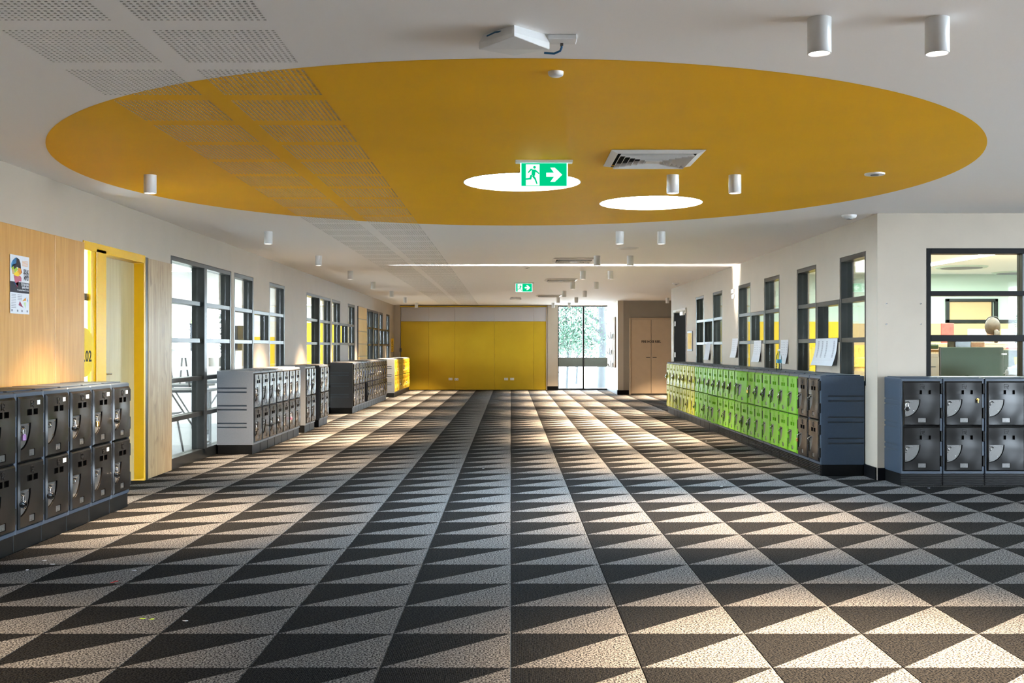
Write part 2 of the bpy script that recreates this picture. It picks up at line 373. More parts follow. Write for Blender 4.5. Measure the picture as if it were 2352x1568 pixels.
# right part, with round wells cut for the skylights
ce.box(SX[1][1], 10.2, Y0c, 5.0, H, H+.12); ce.box(SX[1][1], 10.2, 12.0, Y1c, H, H+.12)
ce.box(3.4, 10.2, 5.0, 12.0, H, H+.12)
ce.pockets(rect(SX[1][1], 3.4, 5.0, 12.0), [(circ(*k), .12) for k in SK], H, XY)
NP = int((30.9-PY0)/PP)
for a, b in SX:
    ce.box(a, b, Y0c, PY0, H, H+.12)
    for k in range(NP):
        ce.box(a, b, PY0+k*PP+PD, PY0+(k+1)*PP if k < NP-1 else Y1c, H, H+.12)
ceiling = ce.build('ceiling', ['ceil']); ceiling['kind'] = 'structure'
pm = MB(); nx, ny = 20, 18; wx = .49; cw, chh = wx/nx, PD/ny; hr = .0062
for i in range(nx):
    for j in range(ny):
        x0, x1, y0, y1 = i*cw, (i+1)*cw, j*chh, (j+1)*chh
        mx_, my_ = (x0+x1)/2, (y0+y1)/2
        h4 = [(mx_-hr,my_-hr),(mx_+hr,my_-hr),(mx_+hr,my_+hr),(mx_-hr,my_+hr)]
        o4 = [(x0,y0),(x1,y0),(x1,y1),(x0,y1)]
        vs = [(u,v,0) for u,v in o4]+[(u,v,0) for u,v in h4]+[(u,v,.012) for u,v in h4]
        pm.add(vs, [(k,(k+1)%4,(k+1)%4+4,k+4) for k in range(4)], 0)
        pm.add(vs, [(k+4,(k+1)%4+4,(k+1)%4+8,k+8) for k in range(4)]+[(8,9,10,11)], 1)
me = bpy.data.meshes.new('perforated_panel'); me.from_pydata(pm.v, [], pm.f); me.polygons.foreach_set('material_index', pm.m)
me.materials.append(M['ceil']); me.materials.append(M['holewhite'])
for a, b in SX:
    for k in range(NP): link('perforated_panel', me, ceiling, (a, PY0+k*PP, H))
# painted disc on the plain parts of the ceiling
def chord(xa, xb, n=40):
    xa = max(xa, CX-CR); xb = min(xb, CX+CR); top = []; bot = []
    ts = [xa+(xb-xa)*(.5-.5*math.cos(PI*i/n)) for i in range(n+1)]
    for x in ts:
        h = math.sqrt(max(0, CR*CR-(x-CX)**2)); top.append((x, CY+h)); bot.append((x, CY-h))
    if abs(top[0][1]-bot[0][1]) < 1e-6: top = top[1:]
    if abs(top[-1][1]-bot[-1][1]) < 1e-6: top = top[:-1]
    return bot+top[::-1]
dm = MB()
for xa, xb in ((-9, SX[0][0]), (SX[0][1], SX[1][0]), (SX[1][1], 9)):
    o = chord(xa, xb, 60 if xb > 3 else 24)
    dm.pockets(o, [(circ(*k), .0) for k in SK] if xb > 3 else [], H-.0015, XY)
# drop the pocket floors over the skylight wells
keep = [i for i, f in enumerate(dm.f)]
dm2 = MB()
for xa, xb in ((-9, SX[0][0]), (SX[0][1], SX[1][0]), (SX[1][1], 9)):
    o = chord(xa, xb, 60 if xb > 3 else 24)
    loops = [[Vector((u,v,0)) for u,v in o]]+([[Vector((u,v,0)) for u,v in circ(*k)] for k in SK] if xb > 3 else [])
    flat = [p for l in loops for p in l]
    dm2.add([(p.x,p.y,H-.0015) for p in flat], [list(t) for t in tessellate_polygon(loops)])
disc = dm2.build('painted_circle', ['gold'], ceiling); disc['label'] = 'huge mustard yellow painted circle'
for i, (x, y, rr) in enumerate(SK):
    t = empty('skylight', (x, y, H), label=['glowing round ceiling skylight directly behind the near green exit sign','glowing round ceiling skylight right of and behind the exit sign'][i], cat='skylight')
    q = MB(); q.cyl((0,0,.035), (0,0,.05), rr-.002, n=48); q.build('diffuser', 'skyglow', t)
    q = MB()
    n = 48; a_ = [(math.cos(2*PI*k/n), math.sin(2*PI*k/n)) for k in range(n)]
    prof = [(rr-.001, .05), (rr-.001, -.004), (rr+.006, -.004), (rr+.006, -.002)]
    vs = [(c*r_, s_*r_, z_) for r_, z_ in prof for c, s_ in a_]
    q.add(vs, [(j*n+k, j*n+(k+1)%n, (j+1)*n+(k+1)%n, (j+1)*n+k) for j in range(3) for k in range(n)])
    q.build('trim_ring', 'white', t)
# ------------------------------------------------------------------ walls
def wall(name, axis, c0, c1, u0, u1, openings, m='wall', zt=H, z0=0.0):
    """axis 'x': wall plane normal to x, between x=c0..c1, running u along y."""
    us = sorted({u0, u1, *[v for o in openings for v in o[:2] if u0 < v < u1]})
    mb = MB()
    for a, b in zip(us, us[1:]):
        zz = [(o[2], o[3]) for o in openings if o[0] < (a+b)/2 < o[1]]
        zz.sort(); cur = z0
        segs = []
        for p, q in zz:
            if p > cur+1e-6: segs.append((cur, p))
            cur = max(cur, q)
        if cur < zt: segs.append((cur, zt))
        for p, q in segs:
            if axis == 'x': mb.box(c0, c1, a, b, p, q)
            else: mb.box(a, b, c0, c1, p, q)
    o = mb.build(name, [m]); o['kind'] = 'structure'; return o
def yL(px): return L*F/(VX-px)
TOP = 2.145
LW = [(8.40, 9.815, 0, 2.075), (10.57, 12.87, 0, TOP), (13.0, 13.98, .86, TOP), (13.98, 14.90, 1.28, 1.72), (14.90, 15.91, .86, TOP),
      (17.6, 19.98, 0, TOP), (20.1, 21.1, .86, TOP), (21.1, 22.08, 1.28, 1.72), (22.08, 23.06, .86, TOP),
      (25.0, 27.2, 0, TOP), (27.34, 28.1, .86, TOP), (28.1, 28.87, 1.28, 1.72), (28.87, 29.7, .86, TOP)]
wall('wall_left', 'x', -3.534, -L, -4.6, 30.95, LW)
RW = [(20.45, 22.08, 0, 2.0),
      (19.41-.81, 19.41, .86, TOP), (17.79, 18.6, 1.28, 1.72), (16.98, 17.79, .86, TOP),
      (14.99, 15.80, .86, TOP), (14.18, 14.99, 1.28, 1.72), (13.37, 14.18, .86, TOP),
      (11.76, 12.57, .86, TOP), (10.93, 11.76, 1.28, 1.72), (10.12, 10.93, .86, TOP)]
wall('wall_right', 'x', L, 3.534, 9.805, 22.38, RW)
OW = (2128-VX)/F*9.805
wall('wall_front_right', 'y', 9.805, 9.95, 3.534, 10.0, [(OW, 7.2, .86, 2.14)])
wall('wall_fire_hose', 'y', 27.8, 27.95, 2.95, 7.6, [], m='greybeige')
wall('wall_corridor_end', 'x', 7.6, 7.75, 22.38, 27.95, [])
wall('wall_corridor_side', 'y', 22.23, 22.38, 3.534, 7.75, [])
wall('wall_alcove', 'x', 2.80, 2.95, 27.8, 30.95, [])
wall('wall_far_side', 'x', 9.0, 9.15, -4.6, 9.95, [(0.2, 6.0, .1, 2.42)])
wall('wall_behind', 'y', -4.75, -4.6, -3.534, 9.15, [], m='greybeige')
# far end wall
FY = 30.8
def xf(px, y=FY): return (px-VX)/F*y
wall('wall_back', 'y', FY, FY+.15, -L, 2.95, [(xf(1281), xf(1402.5), 0, H-.02)])
q = MB(); q.bbox(-L, xf(920), FY-.06, FY, 0, H); q.build('trim_1', 'wall')['kind'] = 'structure'
bk = bpy.data.objects['wall_back']
pb = [921, 985, 1045, 1135.5, 1225.6, 1254]
for a, b in zip(pb, pb[1:]):
    q = MB(); q.bbox(xf(a)+.001, xf(b)-.001, FY-.05, FY-.002, .01, 1.99); q.build('wall_panel', 'yellowpanel', bk)
    q = MB(); q.bbox(xf(a)+.001, xf(b)-.001, FY-.045, FY-.002, 1.995, 2.40); q.build('upper_panel', 'whiteboard', bk)
q = MB(); q.bbox(xf(919), xf(1256), FY-.07, FY-.002, 2.405, 2.44); q.build('track', 'yellowpanel', bk)
q = MB(); q.bbox(xf(1254)+.005, xf(1256)+.012, FY-.09, FY-.002, .0, 2.405); q.build('edge_post', 'wall', bk)
q = MB(); q.bbox(xf(1256)+.02, xf(1281), FY-.10, FY-.001, 0.0, H); q.build('pier', 'wall', bk)
# baseboards
for nm, bx in (('baseboard_left', (-L, -L+.014, 15.0, 17.6)), ('baseboard_right', (L-.014, L, 9.82, 20.45)),
               ('baseboard_front_right', (L, OW, 9.79, 9.805)), ('baseboard_pier', (xf(1256)+.01, xf(1281), FY-.115, FY-.101)),
               ('baseboard_fire_hose', (2.80, 3.09, 27.785, 27.8)), ('baseboard_alcove', (2.786, 2.80, 27.8, 30.7))):
    q = MB(); q.bbox(*bx, 0, .115, .002); q.build(nm, 'black')['kind'] = 'structure'

# ------------------------------------------------------------------ glazing
WN = [0]; DN = [0]
def bar_box(mb, side, ya, yb, za, zb, dep=(0.002, .12)):
    s = -1 if side == 'L' else 1
    x0, x1 = s*(L+dep[0]), s*(L+dep[1]); mb.bbox(min(x0,x1), max(x0,x1), ya, yb, za, zb, .002)
def glaze(side, opens, floor_doors=()):
    WN[0] += 1
    root = empty('window_%d' % WN[0], (0,0,0), kind='structure')
    b = .046
    zl = [.10, .50, .89, 1.30, 1.70, TOP]
    for (ya, yb, za, zb) in opens:
        ya += .002; yb -= .002; zb -= .002; za += .001
        mb = MB()
        bar_box(mb, side, ya, ya+b, za, zb); bar_box(mb, side, yb-b, yb, za, zb)
        bar_box(mb, side, ya+b, yb-b, zb-b, zb); bar_box(mb, side, ya+b, yb-b, za, za+(b if za > .05 else .11))
        mb.build('window_frame', 'framemetal', root)
        z0 = za+(b if za > .05 else .11)
        lv = [z for z in (.50, .89, 1.30, 1.70) if z0+.1 < z < zb-.15]
        ys = [ya+b, yb-b]
        if yb-ya > 1.6:
            fr = floor_doors[0] if floor_doors else .52
            ym = ya+(yb-ya)*fr; mb = MB(); bar_box(mb, side, ym-.05, ym+.05, z0, zb-b, (-.02, .12)); mb.build('post', 'framemetal', root); ys = [ya+b, ym-.05, ym+.05, yb-b]
        for k in range(0, len(ys), 2):
            prev = z0
            for z in lv+[None]:
                if z is not None:
                    mb = MB(); bar_box(mb, side, ys[k], ys[k+1], z-.023, z+.023, (.006,.11)); mb.build('transom', 'framemetal', root)
                    top = z-.023
                else: top = zb-b
                mb = MB(); bar_box(mb, side, ys[k], ys[k+1], prev, top, (.058,.064)); mb.build('pane', 'glass', root)
                if z is not None: prev = z+.023
    return root
glaze('L', LW[1:5], (.50,)); glaze('L', LW[5:9], (.47,)); glaze('L', LW[9:13], (.45,))
glaze('R', RW[1:4]); glaze('R', RW[4:7]); glaze('R', RW[7:10])
# office window in the frontal wall
root = empty('window_7', (0,0,0), kind='structure')
fm = MB(); fb = .055
def fr_box(mb, a, b, c, d, y0=9.80, y1=9.93): mb.bbox(a, b, y0, y1, c, d, .002)
fm_z = lambda py: HC+(VY-py)/F*9.805
fr_box(fm, OW, OW+.04, .86, 2.14); fr_box(fm, 7.16, 7.2, .86, 2.14); fr_box(fm, OW+.04, 7.16, 2.09, 2.14); fr_box(fm, OW+.04, 7.16, .86, .90)
fm.build('window_frame', 'black', root)
zb_ = [(fm_z(679), fm_z(668)), (fm_z(784), fm_z(769))]
for a, b in zb_:
    q = MB(); fr_box(q, OW+.04, 7.16, a, b); q.build('transom', 'black', root)
XM = (2349-VX)/F*9.805
for xm in (XM, 6.0):
    q = MB(); fr_box(q, xm, xm+.04, .9, 2.09, 9.81, 9.92); q.build('mullion', 'framemetal', root)
for a, b in ((.90, zb_[1][0]), (zb_[1][1], zb_[0][0]), (zb_[0][1], 2.09)):
    for c, d in ((OW+.04, XM), (XM+.04, 6.0), (6.04, 7.16)):
        q = MB(); q.box(c, d, 9.86, 9.866, a, b); q.build('pane', 'glass', root)
# far window
root = empty('window_8', (0,0,0), kind='structure')
x0, x1, xm = xf(1281), xf(1402.5), xf(1340)
q = MB()
for a, b, c, d in ((x0, x0+.03, 0, H-.02), (x1-.03, x1, 0, H-.02), (x0+.03, x1-.03, H-.05, H-.02), (x0+.03, x1-.03, 0, .05)):
    q.bbox(a, b, FY+.0, FY+.10, c, d, .002)
q.build('window_frame', 'framemetal', root)
q = MB(); q.bbox(xm-.025, xm+.025, FY, FY+.1, .05, H-.05, .002); q.build('mullion', 'framemetal', root)
za, zb2 = HC+(VY-842)/F*FY, HC+(VY-821)/F*FY
for a, b in ((x0+.03, xm-.025), (xm+.025, x1-.03)):
    q = MB(); q.bbox(a, b, FY+.01, FY+.09, za, zb2, .003); q.build('spandrel', 'spandrel', root)
    for c, d in ((.05, za), (zb2, H-.05)):
        q = MB(); q.box(a, b, FY+.05, FY+.056, c, d); q.build('pane', 'glass', root)
# ------------------------------------------------------------------ left door set + plywood
door = empty('door_1', (0,0,0), kind='structure')
q = MB()
X = -L
for a, b, c, d, e_ in ((8.565, 8.655, 0, 2.03, .001), (8.656, 8.86, 0, 2.03, .012), (9.775, 9.812, 0, 2.03, .012)):
    q.bbox(X-(.03 if a < 8.6 else .06 if a < 8.7 else .11), X+e_, a, b, c, d, .003)
q.bbox(X-.11, X+.012, 8.402, 9.812, 2.0, 2.073, .004)
q.build('door_frame', 'yellowpaint', door)
q = MB(); q.bbox(X-.115, X-.08, 8.862, 9.773, .01, 1.998, .003); q.build('door_leaf', 'doorwood', door)
q = MB(); q.cyl((X-.08,8.93,1.0), (X-.02,8.93,1.0), .012); q.tube([(X-.02,8.93,1.0),(X-.02,8.95,1.0),(X-.02,9.05,1.0)], .009); q.bbox(X-.08, X-.076, 8.905, 8.955, .95, 1.07, .001); q.build('door_handle', 'chrome', door)
q = MB(); q.box(X-.016, X-.010, 8.405, 8.563, .02, 1.998); q.build('pane', 'glass', door)
q = MB(); q.bbox(X-.03, X-.017, 8.405, 8.563, 1.60, 1.66); q.build('transom', 'framemetal', door)
# sticker
stk = empty('door_number_sticker', (X+.002, 8.43, 1.185), label='round yellow door number sticker beside the yellow doorway, partly hidden by plywood', cat='sticker')
q = MB(); cpts = [(u,v) for u,v in circ(0, 0, .195, 40)]; cpts = [(max(u, -.028), v) for u, v in cpts]; q.prism(cpts, 0, .002, YZ); q.build('disc', 'c_yellow', stk)
text('lettering', 'J.02', .125, 'blackink', (.0028, .045, -.035), (PI/2, 0, PI/2), stk, .002)
for i, (a, b, mt, lab) in enumerate(((6.0, 7.855, 'ply', 'large blond plywood wall panel behind the front left lockers, with the poster'), (7.861, 8.40, 'ply', 'knotty blond plywood wall panel between the poster panel and yellow doorway'),
                                (9.885, 10.565, 'plypale', 'pale knotty plywood panel between the yellow doorway and dark glazing'))):
    q = MB(); q.bbox(-L+.001, -L+.014, a, b, .005, 2.055, .002)
    tag(q.build('plywood_panel', mt), lab, 'panel')
q = MB(); q.bbox(-L, -L+.010, 9.82, 9.88, 0, 2.06, .002); q.build('trim_2', 'framemetal')['kind'] = 'structure'
# timber clad door at the far left
db = empty('timber_clad_panel', (-L, 23.46, 0), label='golden timber boarded panel on left wall between the two far window groups', cat='panel')
for k in range(6):
    z0, z1 = [(0,.75),(.755,1.03),(1.035,1.31),(1.315,1.59),(1.595,1.87),(1.875,2.15)][k]
    q = MB(); q.bbox(.001, .014, .02, 1.42, z0+.004, z1-.004, .004); q.build('board', 'tan_board', db)
q = MB(); q.bbox(.001, .018, 0, .018, 0.004, 2.15, .002); q.build('edge_strip', 'framemetal', db)

# ------------------------------------------------------------------ lockers
W_, D_, Z0_, Z1_ = .376, .418, .108, .955
def body_mesh(mk='body', w=W_):
    b = MB(); x0, x1 = .0, w
    # sides with three pairs of grooves
    gr = []
    for zt in (.187, .389, .591):
        for dz, off in ((0, 0), (.046, .0)):
            zc = Z1_-zt-dz; gr.append((rect(.075, D_-.004, zc-.017, zc), .009))
    side = rect(.008, D_, Z0_, Z1_-.008)
    b.pockets(side, gr, x0, YZ, 0, 2)
    b.pockets(side, [(h, -d) for h, d in gr], x1, YZ, 0, 2)
    # front rim with chamfer and pocket
    c = .008
    b.pockets(rect(c, w-c, Z0_+.001, Z1_-c), [(rect(.018, w-.02, Z0_+.022, Z1_-.028), .03)], 0, XZ, 0, 1)
    o0 = [(0,c,Z0_),(w,c,Z0_),(w,c,Z1_-c),(0,c,Z1_-c)]; i0 = [(c,0,Z0_+.001),(w-c,0,Z0_+.001),(w-c,0,Z1_-c),(c,0,Z1_-c)]
    b.add(o0+i0, [(k,(k+1)%4,(k+1)%4+4,k+4) for k in (0,1,3)])
    b.add([(c,0,Z1_-c),(w-c,0,Z1_-c),(w-c,.012,Z1_),(c,.012,Z1_),(0,c,Z1_-c),(w,c,Z1_-c)], [(0,1,2,3),(4,0,3),(1,5,2)])
    b.add([(0,c,Z1_-c),(c,.012,Z1_),(c,D_,Z1_),(0,D_,Z1_-c)], [(0,1,2,3)])
    b.add([(w,c,Z1_-c),(w-c,.012,Z1_),(w-c,D_,Z1_),(w,D_,Z1_-c)], [(0,1,2,3)])
    b.pockets(rect(c, w-c, .012, D_), [(rect(.10, w-.10, .05, D_-.05), .0)], Z1_, XY)
    b.bbox(.02, w-.02, .06, D_-.03, Z1_-.001, Z1_+.008, .003)
    b.add([(0,D_,Z0_),(w,D_,Z0_),(w,D_,Z1_-c),(0,D_,Z1_-c)], [(0,1,2,3)])
    b.add([(0,.008,Z0_),(w,.008,Z0_),(w,D_,Z0_),(0,D_,Z0_)], [(0,1,2,3)])
    me = b.mesh('locker_body', [mk,'darkvoid','groove']); return me
DW, DH = .334, .392
def door_mesh(mk):
    b = MB(); yf = -.016
    o = rect(.010, DW-.010, .010, DH-.012)
    px0, px1, pzt, pzb = .014, .152, DH-.160, DH-.318
    quarter = [(px0, pzb), *[(px0+(px1-px0)*math.sin(t*PI/2/8), pzt-(pzt-pzb)*math.cos(t*PI/2/8)) for t in range(1, 9)], (px0, pzt)]
    holes = [(quarter, .016), (rect(.100,.165, DH-.115, DH-.078), .02), (rect(.185,.245, DH-.115, DH-.078), .02), (rect(.130,.205,.026,.072), .006)]
    b.pockets(o, holes, yf, XZ, 0, 0)
    o1 = rect(0, DW, 0, DH)
    b.add([(u,yf+.011,v) for u,v in o1]+[(u,yf,v) for u,v in o], [(k,(k+1)%4,(k+1)%4+4,k+4) for k in range(4)])
    b.add([(u,yf+.011,v) for u,v in o1]+[(u,.012,v) for u,v in o1], [(k,(k+1)%4,(k+1)%4+4,k+4) for k in range(4)])
    # small raised emblem above the vents
    for pts in ([(.150,DH-.028),(.172,DH-.024),(.190,DH-.034),(.186,DH-.052),(.168,DH-.060)], [(.150,DH-.030),(.156,DH-.066)], [(.160,DH-.045),(.182,DH-.044)], [(.178,DH-.060),(.190,DH-.070)]):
        b.tube([(u, yf-.0005, v) for u, v in pts], .0022, 5)
    b.box(.134, .201, yf+.0035, yf+.006, .030, .066, 1); b.box(.158, .176, yf+.001, yf+.0036, .034, .044, 1)
    return b.mesh('locker_door', [mk, 'tagplate'])
def lockplate_mesh():
    b = MB(); y = -.0075
    px0, px1, pzt, pzb = .018, .146, DH-.164, DH-.311
    quarter = [(px0, pzb), *[(px0+(px1-px0)*math.sin(t*PI/2/8), pzt-(pzt-pzb)*math.cos(t*PI/2/8)) for t in range(1, 9)], (px0, pzt)]
    b.prism(quarter, y+.006, y, XZ, 0)
    for u, v in ((.026, pzt-.010), (.132, pzt-.010), (.026, pzt-.066), (.098, pzt-.098), (.026, pzb+.012)):
        b.cyl((u, y, v), (u, y-.003, v), .0052, .003, 8, 1)
    b.box(.0225, .0285, y-.0012, y, pzt-.050, pzt-.026, 2)
    return b.mesh('lock_plate', ['plate','chrome','darkvoid'])
def latch_mesh():
    b = MB(); y = -.0076
    pz = DH-.176
    pts = [(.042+.044*i/8, pz-.013*math.sin(PI*i/8)) for i in range(9)]
    b.prism([(.042, pz+.001)]+pts[0:9]+[(.086, pz+.001)] if False else pts, y, y-.016, XZ)
    return b.mesh('latch', ['plate'])
def staple_mesh():
    b = MB(); y = -.008; z = DH-.199
    b.tube([(.026,y,z-.012),(.026,y-.016,z-.012),(.026,y-.020,z),(.026,y-.016,z+.010),(.026,y,z+.010)], .003, 6)
    return b.mesh('hasp', ['chrome'])
def hinge_mesh():
    b = MB(); b.bbox(-.014, .004, -.013, .026, -.048, .048, .004); return b.mesh('hinge', ['plinth'])
def plinth_mesh(rib):
    b = MB(); b.bbox(.002, W_-.002, .012, D_-.01, 0, Z0_-.001, .003)
    if rib:
        for k in range(6): b.bbox(.002, W_-.002, -.004+.0015*(5-k)*0, .013, .006+k*.0165, .006+k*.0165+.011, .002)
    return b.mesh('plinth', ['plinth'])
BODY = {k: body_mesh(k) for k in ('body','bodygrey','bodynavy')}; DOORS = {k: door_mesh(k) for k in ('blackdoor','greendoor','olivedoor','yellowdoor')}
PLATE = lockplate_mesh(); LATCH = latch_mesh(); HASP = staple_mesh(); HINGE = hinge_mesh(); PLN = {0: plinth_mesh(0), 1: plinth_mesh(1)}
DZ = (Z0_+.030+DH+.004, Z0_+.026)      # upper, lower door bottoms
def locker(loc, rz, dk, label, group, rib=0, full=True, missing=(), ajar=None, body='body'):
    t = empty('locker', loc, rz, label=label, cat='locker', group=group)
    link('body', BODY[body], t); link('plinth', PLN[rib], t)
    for i, z in enumerate(DZ):
        if i in missing: continue
        d = link('door', DOORS[dk[i] if isinstance(dk, tuple) else dk], t, (.020, 0, z))
        if ajar and ajar[0] == i:
            d.location = (.020+DW, 0, z); d.rotation_euler = (0, 0, ajar[1]); off = (-DW, 0, 0)
            for m_, nme in ((PLATE,'lock_plate'),(LATCH,'latch')): pass
            # door mesh hinges on its right-hand edge: shift by a pivot child offset
            d.matrix_basis = Matrix.Translation((.020+DW, 0, z)) @ Matrix.Rotation(ajar[1], 4, 'Z') @ Matrix.Translation((-DW, 0, 0))
        link('lock_plate', PLATE, d)
        if full: link('latch', LATCH, d); link('hasp', HASP, d)
    if full:
        for z in (.22, .44, .645, .86): link('hinge', HINGE, t, (W_-.006, 0, z))
    return t
def frac(i, n): return ORD[i]
PADS = []
def place(row, i, door_i, style, where):     # world frame of a locker's hasp
    loc, rz = row[i]
    R = Matrix.Translation(loc) @ Matrix.Rotation(rz, 4, 'Z')
    p = R @ Vector((.020+.026, -.030, DZ[door_i]+DH-.203))
    PADS.append((p, rz, style, where))
RA = []; RB = []; RC = []; RD = []; RE = []; RF = []
rzL, rzR = PI/2, -PI/2
# row A (front left): from the yellow doorway towards the camera
P = .378
for k in range(7):
    y = 8.205-P*(k+1); loc = (-2.945, y, 0); RA.append((loc, rzL))
    locker(loc, rzL, 'blackdoor', 'black locker in the front left row, ' + ['nearest the yellow doorway','second from the yellow doorway','third from the yellow doorway','fourth from the yellow doorway','fifth from the yellow doorway','sixth from the yellow doorway, cut by the picture','seventh from the yellow doorway'][k], 'front left lockers')
RAD = [c for c in C.objects if c.name.startswith('door') and c.parent and c.parent.name.startswith('locker')]
for j, i_ in enumerate((0, 2, 3, 4, 6, 7, 8)):
    q = MB(); q.box(.235, .235+.04+.01*(j % 2), -.0172, -.0162, DH-.055, DH-.028); q.build('sticker', 'white', RAD[i_])
yy = 12.18
for k in range(7):
    loc = (-2.952, yy+.385*k, 0); RB.append((loc, rzL))
    locker(loc, rzL, 'blackdoor', 'black locker in the row before the left windows, '+('nearest, with pale grey side' if k == 0 else ORD[k]+' from its near end'), 'left window lockers', body='bodygrey')
for k, y in enumerate((15.27, 15.655, 16.40, 16.785)):
    loc = (-2.952, y, 0); RB.append((loc, rzL))
    locker(loc, rzL, 'blackdoor', ['near locker of the first free pair beyond the left window row','far locker of the first free pair beyond the left window row','near locker of the second free pair beyond the left window row','far locker of the second free pair beyond the left window row'][k], 'left paired lockers', body='bodygrey' if k < 2 else 'bodynavy')
for k in range(14):
    loc = (-2.935, 19.75+.385*k, 0); RC.append((loc, rzL))
    locker(loc, rzL, 'blackdoor', 'black locker in the middle left row, '+('nearest, with dark slate side' if k == 0 else ORD[k]+' from its near end')+(', lower door missing' if k == 4 else ''), 'middle left lockers', body='bodynavy', full=k < 3, missing=(1,) if k == 4 else ())
for k in range(10):
    loc = (-2.875, 26.3+.385*k, 0); RD.append((loc, rzL))
    locker(loc, rzL, 'yellowdoor', 'yellow-doored locker in the farthest left row, '+('nearest, with pale side' if k == 0 else ORD[k]+' from its near end'), 'farthest left lockers', full=False, body='bodygrey')
PE = .3815
for k in range(26):
    y = 10.13+PE*(k+1); loc = (2.955, y, 0); RE.append((loc, rzR))
    col = 'blackdoor' if k < 2 else ('greendoor' if k < 18 else 'olivedoor')
    cn = 'black' if k < 2 else ('lime green' if k < 18 else 'yellow-green')
    locker(loc, rzR, col, cn+'-doored locker in the long right row, '+('nearest, with slate blue side' if k == 0 else ORD[k]+' from its near end')+(', upper door ajar' if k == 8 else ''), 'long right row lockers', rib=1 if k < 14 else 0, full=k < 16, ajar=(0, .16) if k == 8 else ((1, .10) if k == 13 else None))
for k in range(4):
    loc = (3.45+.3715*k+.0, 9.40, 0); RF.append((loc, 0))
    lk = locker(loc, 0, 'blackdoor', ['black locker under the office window, leftmost, with slate side and padlock','black locker under the office window, second from left, brass key lock','black locker under the office window, third from left','black locker under the office window, fourth, outside the right edge'][k], 'office window lockers', rib=1); lk.scale.x = .985
# padlocks
def pad_proto(kind):
    t = empty('padlock', (0,0,0))
    a = MB(); n = 10
    pts = [(-.011, 0, -.022)]+[(.011*-math.cos(PI*i/n), 0, .002+.011*math.sin(PI*i/n)) for i in range(n+1)]+[(.011, 0, -.022)]
    a.tube(pts, .003, 6); a.build('shackle', 'chrome', t)
    if kind == 'dial':
        q = MB(); q.cyl((0,.010,-.040), (0,-.010,-.040), .024, n=20); q.build('lock_body', 'chrome', t)
        q = MB(); q.cyl((0,-.010,-.040), (0,-.014,-.040), .020, .018, 20); q.cyl((0,-.014,-.040), (0,-.022,-.040), .008, .007, 12); q.build('dial', 'dial', t)
    else:
        q = MB(); q.bbox(-.018, .018, -.008, .008, -.058, -.020, .004); q.build('lock_body', {'brass':'brass','pink':'pink','purple':'purple','steel':'chrome','blackbox':'dial'}[kind], t)
        q = MB(); q.cyl((0,0,-.058), (0,0,-.060), .006, n=10); q.build('keyhole', 'dial', t)
    return t
def pads(row, lst, where):
    for i, d, st in lst: place(row, i, d, st, (i, where, d))
pads(RA, [(0,0,'dial'),(1,0,'brass'),(2,0,'dial'),(4,0,'purple'),(0,1,'dial'),(3,1,'dial'),(4,1,'dial'),(5,1,'steel')], 'front left row, counted from the yellow doorway')
pads(RB, [(0,0,'dial'),(3,0,'dial'),(0,1,'dial'),(2,1,'dial'),(3,1,'dial'),(5,1,'pink'),(8,0,'dial'),(7,1,'dial'),(9,0,'dial')], 'left window row')
pads(RC, [(0,1,'dial'),(2,0,'dial'),(3,1,'dial'),(5,1,'dial'),(6,0,'dial'),(7,0,'dial'),(8,1,'dial'),(10,0,'dial'),(11,1,'dial')], 'middle left row')
pads(RD, [(1,0,'dial'),(3,1,'dial'),(5,0,'dial'),(7,1,'dial')], 'farthest left row')
pads(RE, [(1,1,'brass'),(3,0,'steel'),(4,0,'dial'),(5,0,'dial'),(6,0,'dial'),(7,0,'brass'),(10,0,'dial'),(11,0,'steel'),(12,0,'steel'),(13,0,'dial'),(14,0,'dial'),(8,1,'dial'),(7,1,'dial'),(11,1,'dial'),(15,1,'dial'),(16,0,'dial'),(17,1,'dial'),(18,0,'dial'),(19,1,'dial'),(20,0,'dial'),(21,0,'dial'),(22,1,'dial'),(23,0,'dial'),(25,0,'dial')], 'long right row')
pads(RF, [(0,0,'dial')], 'row under the office window')
SN = {'dial':'round black-dialled padlock','brass':'brass padlock','steel':'steel padlock','pink':'pink padlock','purple':'small purple padlock','blackbox':'black padlock'}
protos = {}
for p, rz, st, (i, where, d) in PADS:
    if st not in protos: protos[st] = pad_proto(st); o = protos[st]
    else: o = copy_tree(protos[st], tree_of(None))
    o.location = p; o.rotation_euler = (0, 0, rz)
    dn = 'upper' if d == 0 else 'lower'
    rown = {'left window row': 'left window row','middle left row':'middle left row','farthest left row':'farthest left row','long right row':'long right row'}.get(where)
    if where.startswith('front left'): lab = '%s, %s door, %s locker from the yellow doorway' % (SN[st], dn, ORD[i].replace('nearest', 'first'))
    elif where.startswith('row under'): lab = 'round black-dialled padlock on the leftmost locker under the office window'
    else: lab = '%s on the %s door, %s locker of the %s' % (SN[st], dn, ORD[i], where)
    tag(o, lab, 'padlock', 'padlocks on lockers')
# key lock on second office locker
k_ = empty('cam_lock', (3.45+.3715+.30, 9.384, .765), label='small brass key lock with key on the second locker under office window', cat='lock')
q = MB(); q.cyl((0,0,0),(0,-.010,0),.012,n=12); q.build('barrel','brass',k_)
q = MB(); q.bbox(-.004,.004,-.022,-.010,-.030,.004,.001); q.build('key','brass',k_)

